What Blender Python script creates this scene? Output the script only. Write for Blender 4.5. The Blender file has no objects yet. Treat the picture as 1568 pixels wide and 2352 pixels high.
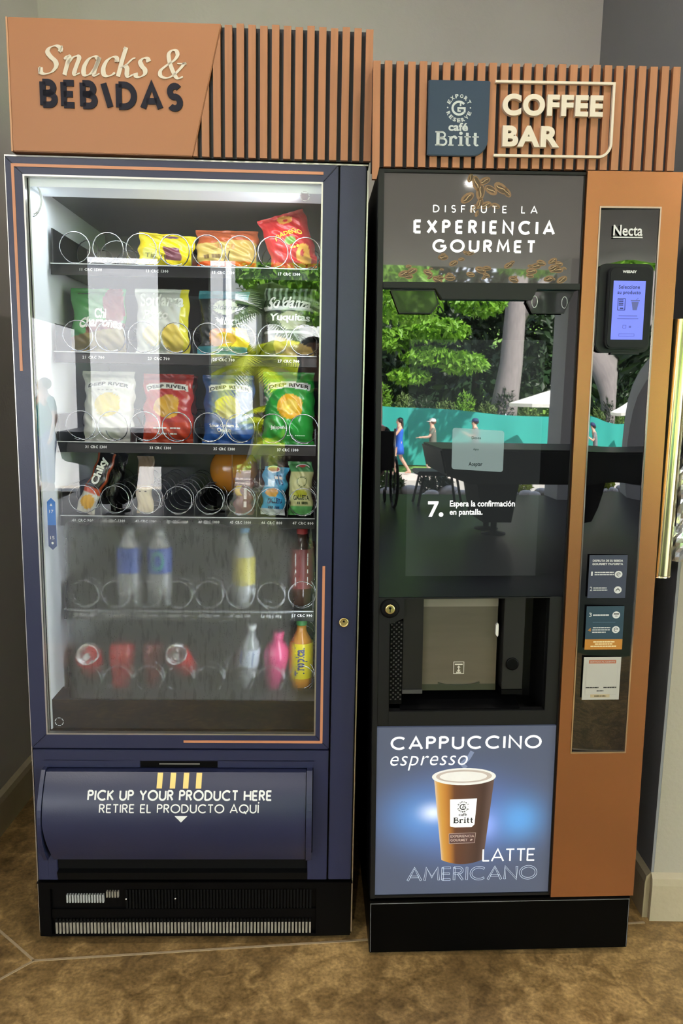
import bpy, bmesh, math, random
import numpy as np
from mathutils import Matrix, Vector, Euler

S = bpy.context.scene
COL = S.collection
random.seed(7)

# ------------------------------------------------------------------ camera
CAM_POS = Vector((0.719, -1.6994, 1.353)); PITCH, ROLL, FPX = 0.1542, 0.0189, 1767.87
def _axes():
    cp, sp, c, s = math.cos(PITCH), math.sin(PITCH), math.cos(ROLL), math.sin(ROLL)
    f = Vector((0, cp, -sp)); d = Vector((0, -sp, -cp)); r = Vector((1, 0, 0))
    return c*r - s*d, s*r + c*d, f
_r, _d, _f = _axes()
cam_data = bpy.data.cameras.new('camera'); cam = bpy.data.objects.new('camera', cam_data); COL.objects.link(cam)
cam_data.sensor_fit = 'VERTICAL'; cam_data.sensor_height = 36; cam_data.lens = FPX/2352*36; cam_data.clip_start = 0.02
cam.matrix_world = Matrix(((_r.x, -_d.x, -_f.x, CAM_POS.x), (_r.y, -_d.y, -_f.y, CAM_POS.y), (_r.z, -_d.z, -_f.z, CAM_POS.z), (0, 0, 0, 1)))
S.camera = cam

# ------------------------------------------------------------------ exposure, world, sun, lamps
S.view_settings.view_transform = 'Standard'; S.view_settings.look = 'None'
S.view_settings.gamma = 1; S.view_settings.use_curve_mapping = False
S.view_settings.exposure = 0.0
S.cycles.use_denoising = True; S.cycles.max_bounces = 10; S.cycles.diffuse_bounces = 5; S.cycles.glossy_bounces = 5
S.cycles.transmission_bounces = 8; S.cycles.transparent_max_bounces = 24; S.cycles.blur_glossy = 0.6
S.cycles.caustics_reflective = False; S.cycles.caustics_refractive = False; S.cycles.sample_clamp_indirect = 12

SUN_STRENGTH, SKY_STRENGTH = 62.0, 2.2
SKY_LOW, SKY_HIGH = (5.2, 5.5, 5.9), (2.2, 3.0, 4.4)          # hazy tropical midday sky
world = bpy.data.worlds.new('world'); S.world = world; world.use_nodes = True
wn = world.node_tree; wn.nodes.clear()
_o = wn.nodes.new('ShaderNodeOutputWorld'); _b = wn.nodes.new('ShaderNodeBackground'); _t = wn.nodes.new('ShaderNodeTexCoord')
_s = wn.nodes.new('ShaderNodeSeparateXYZ'); _c = wn.nodes.new('ShaderNodeValToRGB')
wn.links.new(_t.outputs['Generated'], _s.inputs[0]); wn.links.new(_s.outputs['Z'], _c.inputs[0])
_c.color_ramp.elements[0].position = 0.0; _c.color_ramp.elements[0].color = (*SKY_LOW, 1)
_c.color_ramp.elements[1].position = 0.7; _c.color_ramp.elements[1].color = (*SKY_HIGH, 1)
wn.links.new(_c.outputs[0], _b.inputs[0]); _b.inputs[1].default_value = SKY_STRENGTH; wn.links.new(_b.outputs[0], _o.inputs[0])

sun_data = bpy.data.lights.new('sun', 'SUN'); sun_data.energy = SUN_STRENGTH; sun_data.angle = 0.01; sun_data.color = (1, .96, .88)
sun = bpy.data.objects.new('sun', sun_data); COL.objects.link(sun)
sun.rotation_euler = Vector((0.32, 0.52, 0.80)).to_track_quat('Z', 'Y').to_euler()      # high, behind the pavilion roof

DOWNLIGHTS = [((2.12, -4.9), 24), ((0.25, -.75), 12), ((1.35, -.75), 12), ((-0.9, -3.2), 34), ((3.4, -2.6), 34), ((0.4, -4.1), 24)]   # ceiling lamps, place and watts: first seen mirrored, the others added as fill
LED_WATTS = 1.35
CEIL = 3.08

# ------------------------------------------------------------------ materials
def lin(c):
    return tuple((x/255/12.92 if x/255 <= .04045 else ((x/255+.055)/1.055)**2.4) for x in c)
def srgb(r, g, b): return lin((r, g, b))
MATS = {}
def mat(name, color=(.5, .5, .5), rough=.5, metal=0, spec=.5, coat=0, emit=None, emit_s=0, noise=0, nscale=20, bump=0, bscale=60, attr=None, stretch=None, rvar=0, ior=1.5, backface=False, transl=0):
    if name in MATS: return MATS[name]
    m = bpy.data.materials.new(name); m.use_nodes = True; MATS[name] = m
    n, l = m.node_tree.nodes, m.node_tree.links; p = n['Principled BSDF']
    p.inputs['Base Color'].default_value = (*color, 1); p.inputs['Roughness'].default_value = rough
    p.inputs['Metallic'].default_value = metal; p.inputs['Specular IOR Level'].default_value = spec; p.inputs['IOR'].default_value = ior
    p.inputs['Coat Weight'].default_value = coat; p.inputs['Coat Roughness'].default_value = .03
    if emit: p.inputs['Emission Color'].default_value = (*emit, 1); p.inputs['Emission Strength'].default_value = emit_s
    tc = n.new('ShaderNodeTexCoord'); src = tc.outputs['Object']
    if stretch:
        mp = n.new('ShaderNodeMapping'); mp.inputs['Scale'].default_value = stretch; l.new(src, mp.inputs[0]); src = mp.outputs[0]
    nz = n.new('ShaderNodeTexNoise'); nz.inputs['Scale'].default_value = nscale; nz.inputs['Detail'].default_value = 5; l.new(src, nz.inputs[0])
    base = None
    if attr:
        a = n.new('ShaderNodeAttribute'); a.attribute_name = attr; base = a.outputs['Color']
    mx = n.new('ShaderNodeMix'); mx.data_type = 'RGBA'; mx.blend_type = 'MULTIPLY'
    rp = n.new('ShaderNodeMapRange'); rp.inputs[3].default_value = 1-noise; rp.inputs[4].default_value = 1+noise*.6
    l.new(nz.outputs[0], rp.inputs[0]); mx.inputs[0].default_value = 1
    if base: l.new(base, mx.inputs[6])
    else: mx.inputs[6].default_value = (*color, 1)
    l.new(rp.outputs[0], mx.inputs[7]); l.new(mx.outputs[2], p.inputs['Base Color'])
    if rvar:
        r2 = n.new('ShaderNodeMapRange'); r2.inputs[3].default_value = max(0, rough-rvar); r2.inputs[4].default_value = rough+rvar
        l.new(nz.outputs[0], r2.inputs[0]); l.new(r2.outputs[0], p.inputs['Roughness'])
    if bump:
        n2 = n.new('ShaderNodeTexNoise'); n2.inputs['Scale'].default_value = bscale; n2.inputs['Detail'].default_value = 3; l.new(src, n2.inputs[0])
        b = n.new('ShaderNodeBump'); b.inputs['Strength'].default_value = bump; b.inputs['Distance'].default_value = .01
        l.new(n2.outputs[0], b.inputs['Height']); l.new(b.outputs[0], p.inputs['Normal'])
    if transl:
        out = n['Material Output']; t = n.new('ShaderNodeBsdfTranslucent'); l.new(mx.outputs[2], t.inputs[0])
        ms = n.new('ShaderNodeMixShader'); ms.inputs[0].default_value = transl
        l.new(p.outputs[0], ms.inputs[1]); l.new(t.outputs[0], ms.inputs[2]); l.new(ms.outputs[0], out.inputs[0])
    return m

def glass_mat(name, fres_ior=1.6, tint=(1, 1, 1), frost=0.0):
    """clear sheet: passes light straight, mirrors by Fresnel; optional thin grey frosting"""
    m = bpy.data.materials.new(name); m.use_nodes = True; MATS[name] = m
    n, l = m.node_tree.nodes, m.node_tree.links; n.clear()
    o = n.new('ShaderNodeOutputMaterial'); t = n.new('ShaderNodeBsdfTransparent'); g = n.new('ShaderNodeBsdfGlossy'); f = n.new('ShaderNodeFresnel')
    t.inputs[0].default_value = (*tint, 1); g.inputs['Roughness'].default_value = 0.0; f.inputs[0].default_value = fres_ior
    ge = n.new('ShaderNodeNewGeometry'); ml = n.new('ShaderNodeMath'); ml.operation = 'SUBTRACT'; ml.inputs[0].default_value = 1
    l.new(ge.outputs['Backfacing'], ml.inputs[1])
    m2 = n.new('ShaderNodeMath'); m2.operation = 'MULTIPLY'; l.new(ml.outputs[0], m2.inputs[0]); l.new(f.outputs[0], m2.inputs[1])
    m3 = n.new('ShaderNodeMath'); m3.operation = 'MULTIPLY'; m3.inputs[1].default_value = 1.8; l.new(m2.outputs[0], m3.inputs[0])   # both faces of the sheet
    s = n.new('ShaderNodeMixShader'); l.new(m3.outputs[0], s.inputs[0]); l.new(t.outputs[0], s.inputs[1]); l.new(g.outputs[0], s.inputs[2])
    last = s.outputs[0]
    if frost:
        d = n.new('ShaderNodeBsdfDiffuse'); d.inputs[0].default_value = (.6, .6, .58, 1)
        s2 = n.new('ShaderNodeMixShader'); s2.inputs[0].default_value = frost; l.new(last, s2.inputs[1]); l.new(d.outputs[0], s2.inputs[2]); last = s2.outputs[0]
    l.new(last, o.inputs[0]); return m

# ------------------------------------------------------------------ mesh helpers
class MB:
    def __init__(s): s.v = []; s.f = []; s.m = []; s.sm = []
    def add(s, vs, fs, mi=0, smooth=False):
        b = len(s.v); s.v += [tuple(v) for v in vs]
        for f in fs: s.f.append(tuple(b+i for i in f)); s.m.append(mi); s.sm.append(smooth)
        return s
    def box(s, x0, x1, y0, y1, z0, z1, mi=0):
        vs = [(x, y, z) for x in (x0, x1) for y in (y0, y1) for z in (z0, z1)]
        return s.add(vs, [(0, 1, 3, 2), (4, 6, 7, 5), (0, 4, 5, 1), (2, 3, 7, 6), (0, 2, 6, 4), (1, 5, 7, 3)], mi)
    def prism(s, pts, y0, y1, mi=0):
        """polygon in (x,z), counter-clockwise seen from the front (-y), from front y0 to back y1"""
        n = len(pts); vs = [(x, y0, z) for x, z in pts] + [(x, y1, z) for x, z in pts]
        fs = [tuple(range(n)), tuple(range(2*n-1, n-1, -1))]
        for i in range(n): j = (i+1) % n; fs.append((j, i, n+i, n+j))
        return s.add(vs, fs, mi)
    def prism_x(s, pts, x0, x1, mi=0):
        n = len(pts); vs = [(x0, y, z) for y, z in pts] + [(x1, y, z) for y, z in pts]
        fs = [tuple(range(n)), tuple(range(2*n-1, n-1, -1))]
        for i in range(n): j = (i+1) % n; fs.append((j, i, n+i, n+j))
        return s.add(vs, fs, mi)
    def frame(s, x0, x1, z0, z1, t, y0, y1, mi=0):
        a, b = (t if isinstance(t, tuple) else (t, t))
        s.box(x0, x1, y0, y1, z1-b, z1, mi); s.box(x0, x1, y0, y1, z0, z0+b, mi)
        s.box(x0, x0+a, y0, y1, z0+b, z1-b, mi); return s.box(x1-a, x1, y0, y1, z0+b, z1-b, mi)
    def lathe(s, prof, seg=24, c=(0, 0, 0), axis='z', mi=0, smooth=True, cap=True):
        vs = []
        for r, h in prof:
            for k in range(seg):
                a = 2*math.pi*k/seg; x, y = r*math.cos(a), r*math.sin(a)
                if axis == 'z': p = (x, y, h)
                elif axis == 'y': p = (x, h, -y)
                else: p = (h, x, y)
                vs.append((p[0]+c[0], p[1]+c[1], p[2]+c[2]))
        fs = []
        for i in range(len(prof)-1):
            for k in range(seg):
                k2 = (k+1) % seg; fs.append((i*seg+k, i*seg+k2, (i+1)*seg+k2, (i+1)*seg+k))
        s.add(vs, fs, mi, smooth)
        if cap:
            n = len(prof)-1; b = len(s.v)-len(vs)
            s.f += [tuple(b+k for k in range(seg-1, -1, -1)), tuple(b+n*seg+k for k in range(seg))]; s.m += [mi, mi]; s.sm += [False, False]
        return s
    def tube(s, path, r, seg=8, mi=0, closed=False):
        P = [Vector(p) for p in path]; n = len(P); vs = []; up = None
        for i, p in enumerate(P):
            a = P[i-1] if (i > 0 or closed) else p; b = P[(i+1) % n] if (i < n-1 or closed) else p
            t = (b-a).normalized()
            if up is None: up = Vector((0, 0, 1)) if abs(t.z) < .9 else Vector((1, 0, 0))
            u = (up - t*up.dot(t)); u = u.normalized() if u.length > 1e-6 else t.orthogonal().normalized(); w = t.cross(u); up = u
            rr = r[i] if isinstance(r, (list, tuple)) else r
            for k in range(seg):
                a2 = 2*math.pi*k/seg; vs.append(p + u*rr*math.cos(a2) + w*rr*math.sin(a2))
        fs = []
        for i in range(n if closed else n-1):
            for k in range(seg):
                k2 = (k+1) % seg; j = (i+1) % n; fs.append((i*seg+k, i*seg+k2, j*seg+k2, j*seg+k))
        if not closed: fs += [tuple(range(seg-1, -1, -1)), tuple((n-1)*seg+k for k in range(seg))]
        return s.add(vs, fs, mi, True)
    def ball(s, c, r, seg=16, rings=10, mi=0):
        rx, ry, rz = r if isinstance(r, tuple) else (r, r, r); vs = []; fs = []
        for i in range(1, rings):
            th = math.pi*i/rings
            for k in range(seg): a = 2*math.pi*k/seg; vs.append((c[0]+rx*math.sin(th)*math.cos(a), c[1]+ry*math.sin(th)*math.sin(a), c[2]-rz*math.cos(th)))
        vs += [(c[0], c[1], c[2]-rz), (c[0], c[1], c[2]+rz)]; nb, nt = len(vs)-2, len(vs)-1
        for i in range(rings-2):
            for k in range(seg): k2 = (k+1) % seg; fs.append((i*seg+k, i*seg+k2, (i+1)*seg+k2, (i+1)*seg+k))
        for k in range(seg): k2 = (k+1) % seg; fs += [(nb, k2, k), (nt, (rings-2)*seg+k, (rings-2)*seg+k2)]
        return s.add(vs, fs, mi, True)
    def build(s, name, mats, parent=None, loc=(0, 0, 0), bevel=0, rot=None):
        me = bpy.data.meshes.new(name); me.from_pydata(s.v, [], s.f)
        for m in (mats if isinstance(mats, (list, tuple)) else [mats]): me.materials.append(m)
        me.polygons.foreach_set('material_index', s.m); me.polygons.foreach_set('use_smooth', s.sm); me.update()
        if bevel:
            bm = bmesh.new(); bm.from_mesh(me); bmesh.ops.remove_doubles(bm, verts=bm.verts, dist=1e-6)
            es = [e for e in bm.edges if len(e.link_faces) == 2 and e.calc_face_angle(0) > .6]
            bmesh.ops.bevel(bm, geom=es, offset=bevel, segments=2, affect='EDGES', clamp_overlap=True); bm.to_mesh(me); bm.free()
        o = bpy.data.objects.new(name, me); COL.objects.link(o); o.location = loc
        if rot: o.rotation_euler = rot
        if parent: o.parent = parent
        return o

def tag(o, label=None, cat=None, group=None, kind=None):
    if label: o['label'] = label
    if cat: o['category'] = cat
    if group: o['group'] = group
    if kind: o['kind'] = kind
    return o
def empty(name, label, cat, loc=(0, 0, 0), rot=(0, 0, 0), group=None):
    o = bpy.data.objects.new(name, None); COL.objects.link(o); o.empty_display_size = .1
    o.location = loc; o.rotation_euler = rot; return tag(o, label, cat, group)
def struct(o): o['kind'] = 'structure'; return o

def text_mesh(s, box, bold=0, shear=0, space=1.0, align=None, res=3):
    """flat lettering filling box=(x0,x1,z0,z1); returns numpy verts (x,z), faces"""
    c = bpy.data.curves.new('lettering', 'FONT'); c.body = s; c.size = 1; c.offset = bold; c.shear = shear; c.space_character = space
    c.resolution_u = res; c.fill_mode = 'FRONT'; c.align_x = 'CENTER'
    o = bpy.data.objects.new('lettering', c); COL.objects.link(o)
    dg = bpy.context.evaluated_depsgraph_get(); me = bpy.data.meshes.new_from_object(o.evaluated_get(dg))
    v = np.empty(len(me.vertices)*3); me.vertices.foreach_get('co', v); v = v.reshape(-1, 3)[:, :2].copy()
    fs = [tuple(p.vertices) for p in me.polygons]
    bpy.data.objects.remove(o); bpy.data.curves.remove(c); bpy.data.meshes.remove(me)
    if len(v) == 0: return v, fs
    lo, hi = v.min(0), v.max(0); x0, x1, z0, z1 = box
    v = (v-lo)/np.maximum(hi-lo, 1e-9)*np.array([x1-x0, z1-z0])+np.array([x0, z0])
    return v, fs
def text(name, s, box, m, parent, y, depth=0, **k):
    """lettering standing on a plane y=const (front towards -y); depth>0 gives raised letters"""
    v, fs = text_mesh(s, box, **k); b = MB(); n = len(v)
    if depth <= 0: b.add([(x, y, z) for x, z in v], fs)
    else:
        vs = [(x, y-depth, z) for x, z in v] + [(x, y, z) for x, z in v]; ff = list(fs); cnt = {}
        for f in fs:
            for i in range(len(f)):
                e = (f[i], f[(i+1) % len(f)]); cnt[tuple(sorted(e))] = cnt.get(tuple(sorted(e)), []) + [e]
        for e in cnt.values():
            if len(e) == 1: a, c = e[0]; ff.append((c, a, n+a, n+c))
        b.add(vs, ff)
    return b.build(name, m, parent)

def ribbon(b, pts, w, y, depth=0, mi=0, nib=None, closed=False):
    """stroke of width w (or broad nib (a,b,angle)) along (x,z) points; adds quads + round ends to MB b"""
    P = []
    for p in pts:
        p = np.array(p, float)
        if not P or np.linalg.norm(p-P[-1]) > 1e-7: P.append(p)
    n = len(P); L = []; R = []
    for i in range(n):
        a = P[(i-1) % n] if (i > 0 or closed) else P[i]; c = P[(i+1) % n] if (i < n-1 or closed) else P[i]
        t = (c-a)/(np.linalg.norm(c-a)+1e-12); nn = np.array([-t[1], t[0]])
        if nib: ph = math.atan2(nn[1], nn[0])-nib[2]; h = math.hypot(nib[0]*math.cos(ph), nib[1]*math.sin(ph))/2
        else:
            h = w/2
            if 0 < i < n-1 or closed:
                t1 = P[i]-P[i-1]; t1 = t1/(np.linalg.norm(t1)+1e-12); t2 = P[(i+1) % n]-P[i]; t2 = t2/(np.linalg.norm(t2)+1e-12); q = t1+t2
                if np.linalg.norm(q) > .2: t = q/np.linalg.norm(q); nn = np.array([-t[1], t[0]])
                h /= max(.6, abs(np.dot(t, t1)))
        L.append(P[i]+nn*h); R.append(P[i]-nn*h)
    vs = [(p[0], y-depth, p[1]) for p in L] + [(p[0], y-depth, p[1]) for p in R]; fs = []
    m = n if closed else n-1
    for i in range(m): j = (i+1) % n; fs.append((n+i, n+j, j, i))
    if depth > 0:
        vs += [(x, y, z) for x, _, z in vs]; k = 2*n
        for i in range(m): j = (i+1) % n; fs += [(i, j, k+j, k+i), (n+j, n+i, k+n+i, k+n+j)]
        if not closed: fs += [(0, k, k+n, n), (n-1, 2*n-1, k+2*n-1, k+n-1)]
    b.add(vs, fs, mi)
def arc(cx, cz, rx, rz, a0, a1, n=14):
    return [(cx+rx*math.cos(math.radians(a0+(a1-a0)*i/n)), cz+rz*math.sin(math.radians(a0+(a1-a0)*i/n))) for i in range(n+1)]
# geometric capitals drawn as strokes in a 1-high cell: (advance width, [strokes])
def _glyphs():
    G = {}
    def q(w, *st): return (w, st)
    R = arc(.22, .74, .24, .24, 90, -90, 8); R2 = arc(.22, .25, .28, .25, 90, -90, 8)
    bowl = [(0, .98), (.26, .98)] + arc(.26, .75, .23, .23, 90, -90, 10) + [(0, .52)]
    bowl2 = [(0, .52), (.28, .52)] + arc(.28, .26, .26, .24, 90, -90, 10) + [(0, .02)]
    G['B'] = q(.56, [(0, 0), (0, 1)], bowl, bowl2)
    G['E'] = q(.48, [(0, 0), (0, 1)], [(0, .97), (.48, .97)], [(0, .5), (.42, .5)], [(0, .03), (.48, .03)])
    G['F'] = q(.46, [(0, 0), (0, 1)], [(0, .97), (.46, .97)], [(0, .5), (.4, .5)])
    G['I'] = q(.02, [(0.01, 0), (0.01, 1)])
    G['D'] = q(.72, [(0, 0), (0, 1)], [(0, .97), (.24, .97)] + arc(.24, .5, .46, .47, 90, -90, 14) + [(0, .03)])
    G['A'] = q(.8, [(0, 0), (.4, 1), (.8, 0)], [(.15, .3), (.65, .3)])
    G['S'] = q(.5, arc(.27, .74, .22, .24, 35, 180, 9)[:-1] + arc(.25, .75, .2, .24, 180, 262, 5) + arc(.27, .27, .24, .25, 82, -145, 12))
    G['C'] = q(.84, arc(.5, .5, .48, .48, 48, 312, 20))
    G['O'] = q(.96, arc(.48, .5, .48, .48, 0, 360, 28))
    G['G'] = q(.9, arc(.5, .5, .48, .48, 48, 352, 20), [(.98, .47), (.55, .47)])
    G['R'] = q(.54, [(0, 0), (0, 1)], bowl, [(.24, .5), (.52, 0)])
    G['P'] = q(.5, [(0, 0), (0, 1)], bowl)
    G['U'] = q(.64, [(0, 1), (0, .32)] + arc(.32, .32, .32, .3, 180, 360, 12) + [(.64, 1)])
    G['T'] = q(.56, [(.28, 0), (.28, 1)], [(0, .97), (.56, .97)])
    G['L'] = q(.42, [(0, 1), (0, 0)], [(0, .03), (.42, .03)])
    G['X'] = q(.68, [(0, 0), (.68, 1)], [(0, 1), (.68, 0)])
    G['N'] = q(.72, [(0, 0), (0, 1), (.72, 0), (.72, 1)])
    G['M'] = q(.86, [(0, 0), (.1, 1), (.43, .25), (.76, 1), (.86, 0)])
    G['H'] = q(.66, [(0, 0), (0, 1)], [(.66, 0), (.66, 1)], [(0, .5), (.66, .5)])
    G['K'] = q(.56, [(0, 0), (0, 1)], [(.54, 1), (.02, .48)], [(.16, .58), (.56, 0)])
    G['Y'] = q(.66, [(0, 1), (.33, .5), (.66, 1)], [(.33, .5), (.33, 0)])
    G['Q'] = q(.96, arc(.48, .5, .48, .48, 0, 360, 28), [(.5, .2), (.75, -.12)])
    G['\\'] = q(.3, [(0, 1), (.3, 0)])
    G['\u00cd'] = q(.02, [(0.01, 0), (0.01, 1)], [(0, 1.16), (.1, 1.3)])
    return G
GLY = _glyphs()
def caps(name, s, box, m, parent, y, w=.13, gap=.2, wordgap=.5, depth=0, outline=False, zscale=True):
    """geometric capitals fitted into box; w = stroke weight relative to cap height"""
    x = 0; items = []
    for ch in s:
        if ch == ' ': x += wordgap; continue
        adv, st = GLY[ch]; items.append((x, st)); x += adv+gap
    tot = x-gap; x0, x1, z0, z1 = box; h = z1-z0; hw = w*h/2; sx = (x1-x0-2*hw)/tot; b = MB()
    for gx, st in items:
        for p in st:
            pts = [(x0+hw+(gx+a)*sx, z0+hw*.5+c*(h-hw)) for a, c in p]; closed = len(p) > 20 and abs(p[0][0]-p[-1][0]) < 1e-6 and abs(p[0][1]-p[-1][1]) < 1e-6
            if closed: pts = pts[:-1]
            if outline:
                for sgn in (1, -1):
                    P = [np.array(q) for q in pts]; off = []
                    for i in range(len(P)):
                        a = P[i-1] if (i or closed) else P[i]; c = P[(i+1) % len(P)] if (i < len(P)-1 or closed) else P[i]
                        t = (c-a)/np.linalg.norm(c-a); off.append(P[i]+sgn*np.array([-t[1], t[0]])*hw)
                    ribbon(b, off, w*h*.2, y, depth, closed=closed)
                    if sgn == 1: keep = off
                if not closed: ribbon(b, [keep[0], off[0]], w*h*.14, y, depth); ribbon(b, [keep[-1], off[-1]], w*h*.14, y, depth)
            else: ribbon(b, pts, w*h, y, depth, closed=closed)
    return b.build(name, m, parent)
def spline(pts, n=8):
    """Catmull-Rom through points"""
    P = [np.array(p, float) for p in pts]; P = [2*P[0]-P[1]] + P + [2*P[-1]-P[-2]]; out = []
    for i in range(1, len(P)-2):
        for k in range(n):
            t = k/n; out.append(tuple(.5*((2*P[i])+(-P[i-1]+P[i+1])*t+(2*P[i-1]-5*P[i]+4*P[i+1]-P[i+2])*t*t+(-P[i-1]+3*P[i]-3*P[i+1]+P[i+2])*t**3)))
    return out+[tuple(P[-2])]
# ================================================================== the setting
M_wall = mat('wall_paint', (.53, .49, .465), .75, noise=.06, nscale=6, bump=.08, bscale=90)
M_wall2 = mat('wall_paint_beige', (.40, .36, .285), .75, noise=.06, nscale=6, bump=.1, bscale=90)
M_dark = mat('pillar_paint', (.16, .16, .165), .7, noise=.05, nscale=8)
M_ceil = mat('ceiling_paint', (.40, .385, .36), .8, noise=.05, nscale=4)
M_cove = mat('cove_skirting', (.44, .37, .25), .5, noise=.15, nscale=14, bump=.1)

def floor_material():
    m = bpy.data.materials.new('stained_concrete'); m.use_nodes = True; n, l = m.node_tree.nodes, m.node_tree.links; p = n['Principled BSDF']
    tc = n.new('ShaderNodeTexCoord')
    a = n.new('ShaderNodeTexNoise'); a.inputs['Scale'].default_value = 2.2; a.inputs['Detail'].default_value = 8; a.inputs['Roughness'].default_value = .65; a.inputs['Distortion'].default_value = .6
    b = n.new('ShaderNodeTexNoise'); b.inputs['Scale'].default_value = 17; b.inputs['Detail'].default_value = 8; b.inputs['Distortion'].default_value = 1.2
    c = n.new('ShaderNodeTexNoise'); c.inputs['Scale'].default_value = 120; c.inputs['Detail'].default_value = 4
    for x in (a, b, c): l.new(tc.outputs['Object'], x.inputs[0])
    mx = n.new('ShaderNodeMath'); mx.operation = 'MULTIPLY_ADD'; mx.inputs[1].default_value = .5; l.new(b.outputs[0], mx.inputs[0])
    m2 = n.new('ShaderNodeMath'); m2.operation = 'MULTIPLY'; m2.inputs[1].default_value = .55; l.new(a.outputs[0], m2.inputs[0]); l.new(m2.outputs[0], mx.inputs[2])
    r = n.new('ShaderNodeValToRGB'); l.new(mx.outputs[0], r.inputs[0]); e = r.color_ramp.elements
    e[0].position = .36; e[0].color = (.085, .050, .018, 1); e[1].position = .70; e[1].color = (.56, .36, .14, 1)
    e2 = r.color_ramp.elements.new(.52); e2.color = (.25, .152, .055, 1)
    mr = n.new('ShaderNodeMapRange'); mr.inputs[1].default_value = .3; mr.inputs[2].default_value = .75; mr.inputs[3].default_value = .68; mr.inputs[4].default_value = 1.32; l.new(c.outputs[0], mr.inputs[0])
    mm = n.new('ShaderNodeMix'); mm.data_type = 'RGBA'; mm.blend_type = 'MULTIPLY'; mm.inputs[0].default_value = 1
    l.new(r.outputs[0], mm.inputs[6]); l.new(mr.outputs[0], mm.inputs[7]); l.new(mm.outputs[2], p.inputs['Base Color'])
    rr = n.new('ShaderNodeMapRange'); rr.inputs[3].default_value = .22; rr.inputs[4].default_value = .6; l.new(b.outputs[0], rr.inputs[0]); l.new(rr.outputs[0], p.inputs['Roughness'])
    bp = n.new('ShaderNodeBump'); bp.inputs['Strength'].default_value = .12; bp.inputs['Distance'].default_value = .01; l.new(c.outputs[0], bp.inputs['Height']); l.new(bp.outputs[0], p.inputs['Normal'])
    return m
M_floor = floor_material()
M_joint = mat('joint_sand', (.42, .31, .18), .7, noise=.3, nscale=60)

EDGE = -8.65                                    # where the pavilion floor ends and the garden begins
XL, XR = -2.05, 7.0
b = MB(); b.box(XL-.2, XR+.2, -2.3, 1.2, -.15, 0); struct(b.build('floor', M_floor))
b = MB(); b.box(XL-.2, XR+.2, EDGE, -2.3, -.15, 0); struct(b.build('floor_2', mat('dark_polished_concrete', (.020, .020, .021), .3, spec=.25, noise=.25, nscale=1.5)))
b = MB(); b.box(XL-.4, XR+.4, EDGE-.5, 1.2, CEIL, CEIL+.25); struct(b.build('ceiling', M_ceil))
b = MB(); b.box(-.31, 1.545, 1.05, 1.2, 0, CEIL); struct(b.build('wall_back', M_wall))
b = MB(); b.box(-.46, -.31, .145, 1.2, 0, CEIL); b.box(XL, -.46, .145, .295, 0, CEIL); struct(b.build('wall_left', M_wall))
b = MB(); b.box(1.552, XR, .145, .295, 0, CEIL); struct(b.build('wall_right', M_wall2))
b = MB(); b.box(1.545, 1.552, .1455, 1.2, 0, CEIL); b.box(1.552, 1.70, .295, 1.2, 0, CEIL); struct(b.build('wall_alcove', mat('alcove_shaded_paint', (.25, .25, .265), .75, noise=.06, nscale=6, bump=.08, bscale=90)))  # cold grey paint, darkened to hold the shade beside the machine
# long left side wall of the pavilion: open from y=-8.5 to y=-3.2 up to 2.08 m
b = MB(); b.box(XL-.15, XL, -3.0, .295, 0, CEIL); b.box(XL-.15, XL, -8.5, -3.0, 2.08, CEIL); b.box(XL-.15, XL, EDGE, -8.5, 0, CEIL); b.box(XL-.15, XL, -6.45, -3.0, 0, .86); struct(b.build('wall_side', M_dark))
b = MB(); b.box(XR, XR+.15, -2.5, .295, 0, CEIL); b.box(XR, XR+.15, EDGE, -2.5, 2.5, CEIL); struct(b.build('wall_far_side', M_dark))  # unseen side wall, left open below to bring in more light
b = MB(); b.box(-1.12, -.49, EDGE, EDGE+.25, 0, CEIL); struct(b.build('pillar_wall', M_dark))
b = MB(); b.box(4.22, 4.72, EDGE-.05, EDGE+.45, 0, CEIL); struct(b.build('pillar_corner', mat('pillar_light', (.30, .30, .30), .7, noise=.05)))
b = MB(); b.box(4.72, 5.9, EDGE, EDGE+.25, 0, CEIL); struct(b.build('pillar_far', M_dark))
def cove(name, path, m):
    """skirting with a rounded cove top: path of floor points, room on its left-hand side"""
    prof = [(.0, .0), (.014, .0), (.014, .10), (.011, .118), (.0, .13)]
    b = MB()
    for (x0, y0), (x1, y1) in zip(path[:-1], path[1:]):
        t = Vector((x1-x0, y1-y0, 0)).normalized(); nn = Vector((-t.y, t.x, 0)); vs = []
        for x, y in ((x0, y0), (x1, y1)): vs += [Vector((x, y, h))+nn*o for o, h in prof]
        k = len(prof); b.add(vs, [(i, i+1, k+i+1, k+i) for i in range(k-1)] + [tuple(range(k-1, -1, -1)), tuple(range(k, 2*k))])
    return struct(b.build(name, m))
cove('baseboard_left', [(-.31, .145), (-.31, 1.05)][::-1], M_cove)
cove('baseboard_right', [(4.0, .145), (1.545, .145), (1.545, 1.05)], M_cove)
cove('baseboard_back', [(-.296, 1.05), (1.531, 1.05)][::-1], M_cove)
for i, (p, q) in enumerate([((.006, -.052), (2.6, .25)), ((.006, -.052), (-1.5, 1.45)), ((.006, -.052), (-1.6, -1.85))]):
    d = (Vector((*q, 0))-Vector((*p, 0))).normalized(); nn = Vector((-d.y, d.x, 0))*.0032
    if i == 1: q = (-.296, .1875)
    if i == 0: q = (1.53, .1245)
    a, c = Vector((*p, 0)), Vector((*q, 0)); vs = [a-nn, c-nn, c+nn, a+nn]
    b = MB(); b.add([v for v in vs] + [v+Vector((0, 0, .0012)) for v in vs], [(0, 3, 2, 1), (4, 5, 6, 7), (0, 1, 5, 4), (1, 2, 6, 5), (2, 3, 7, 6), (3, 0, 4, 7)])
    struct(b.build('trim_%d' % (i+1), M_joint))
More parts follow.
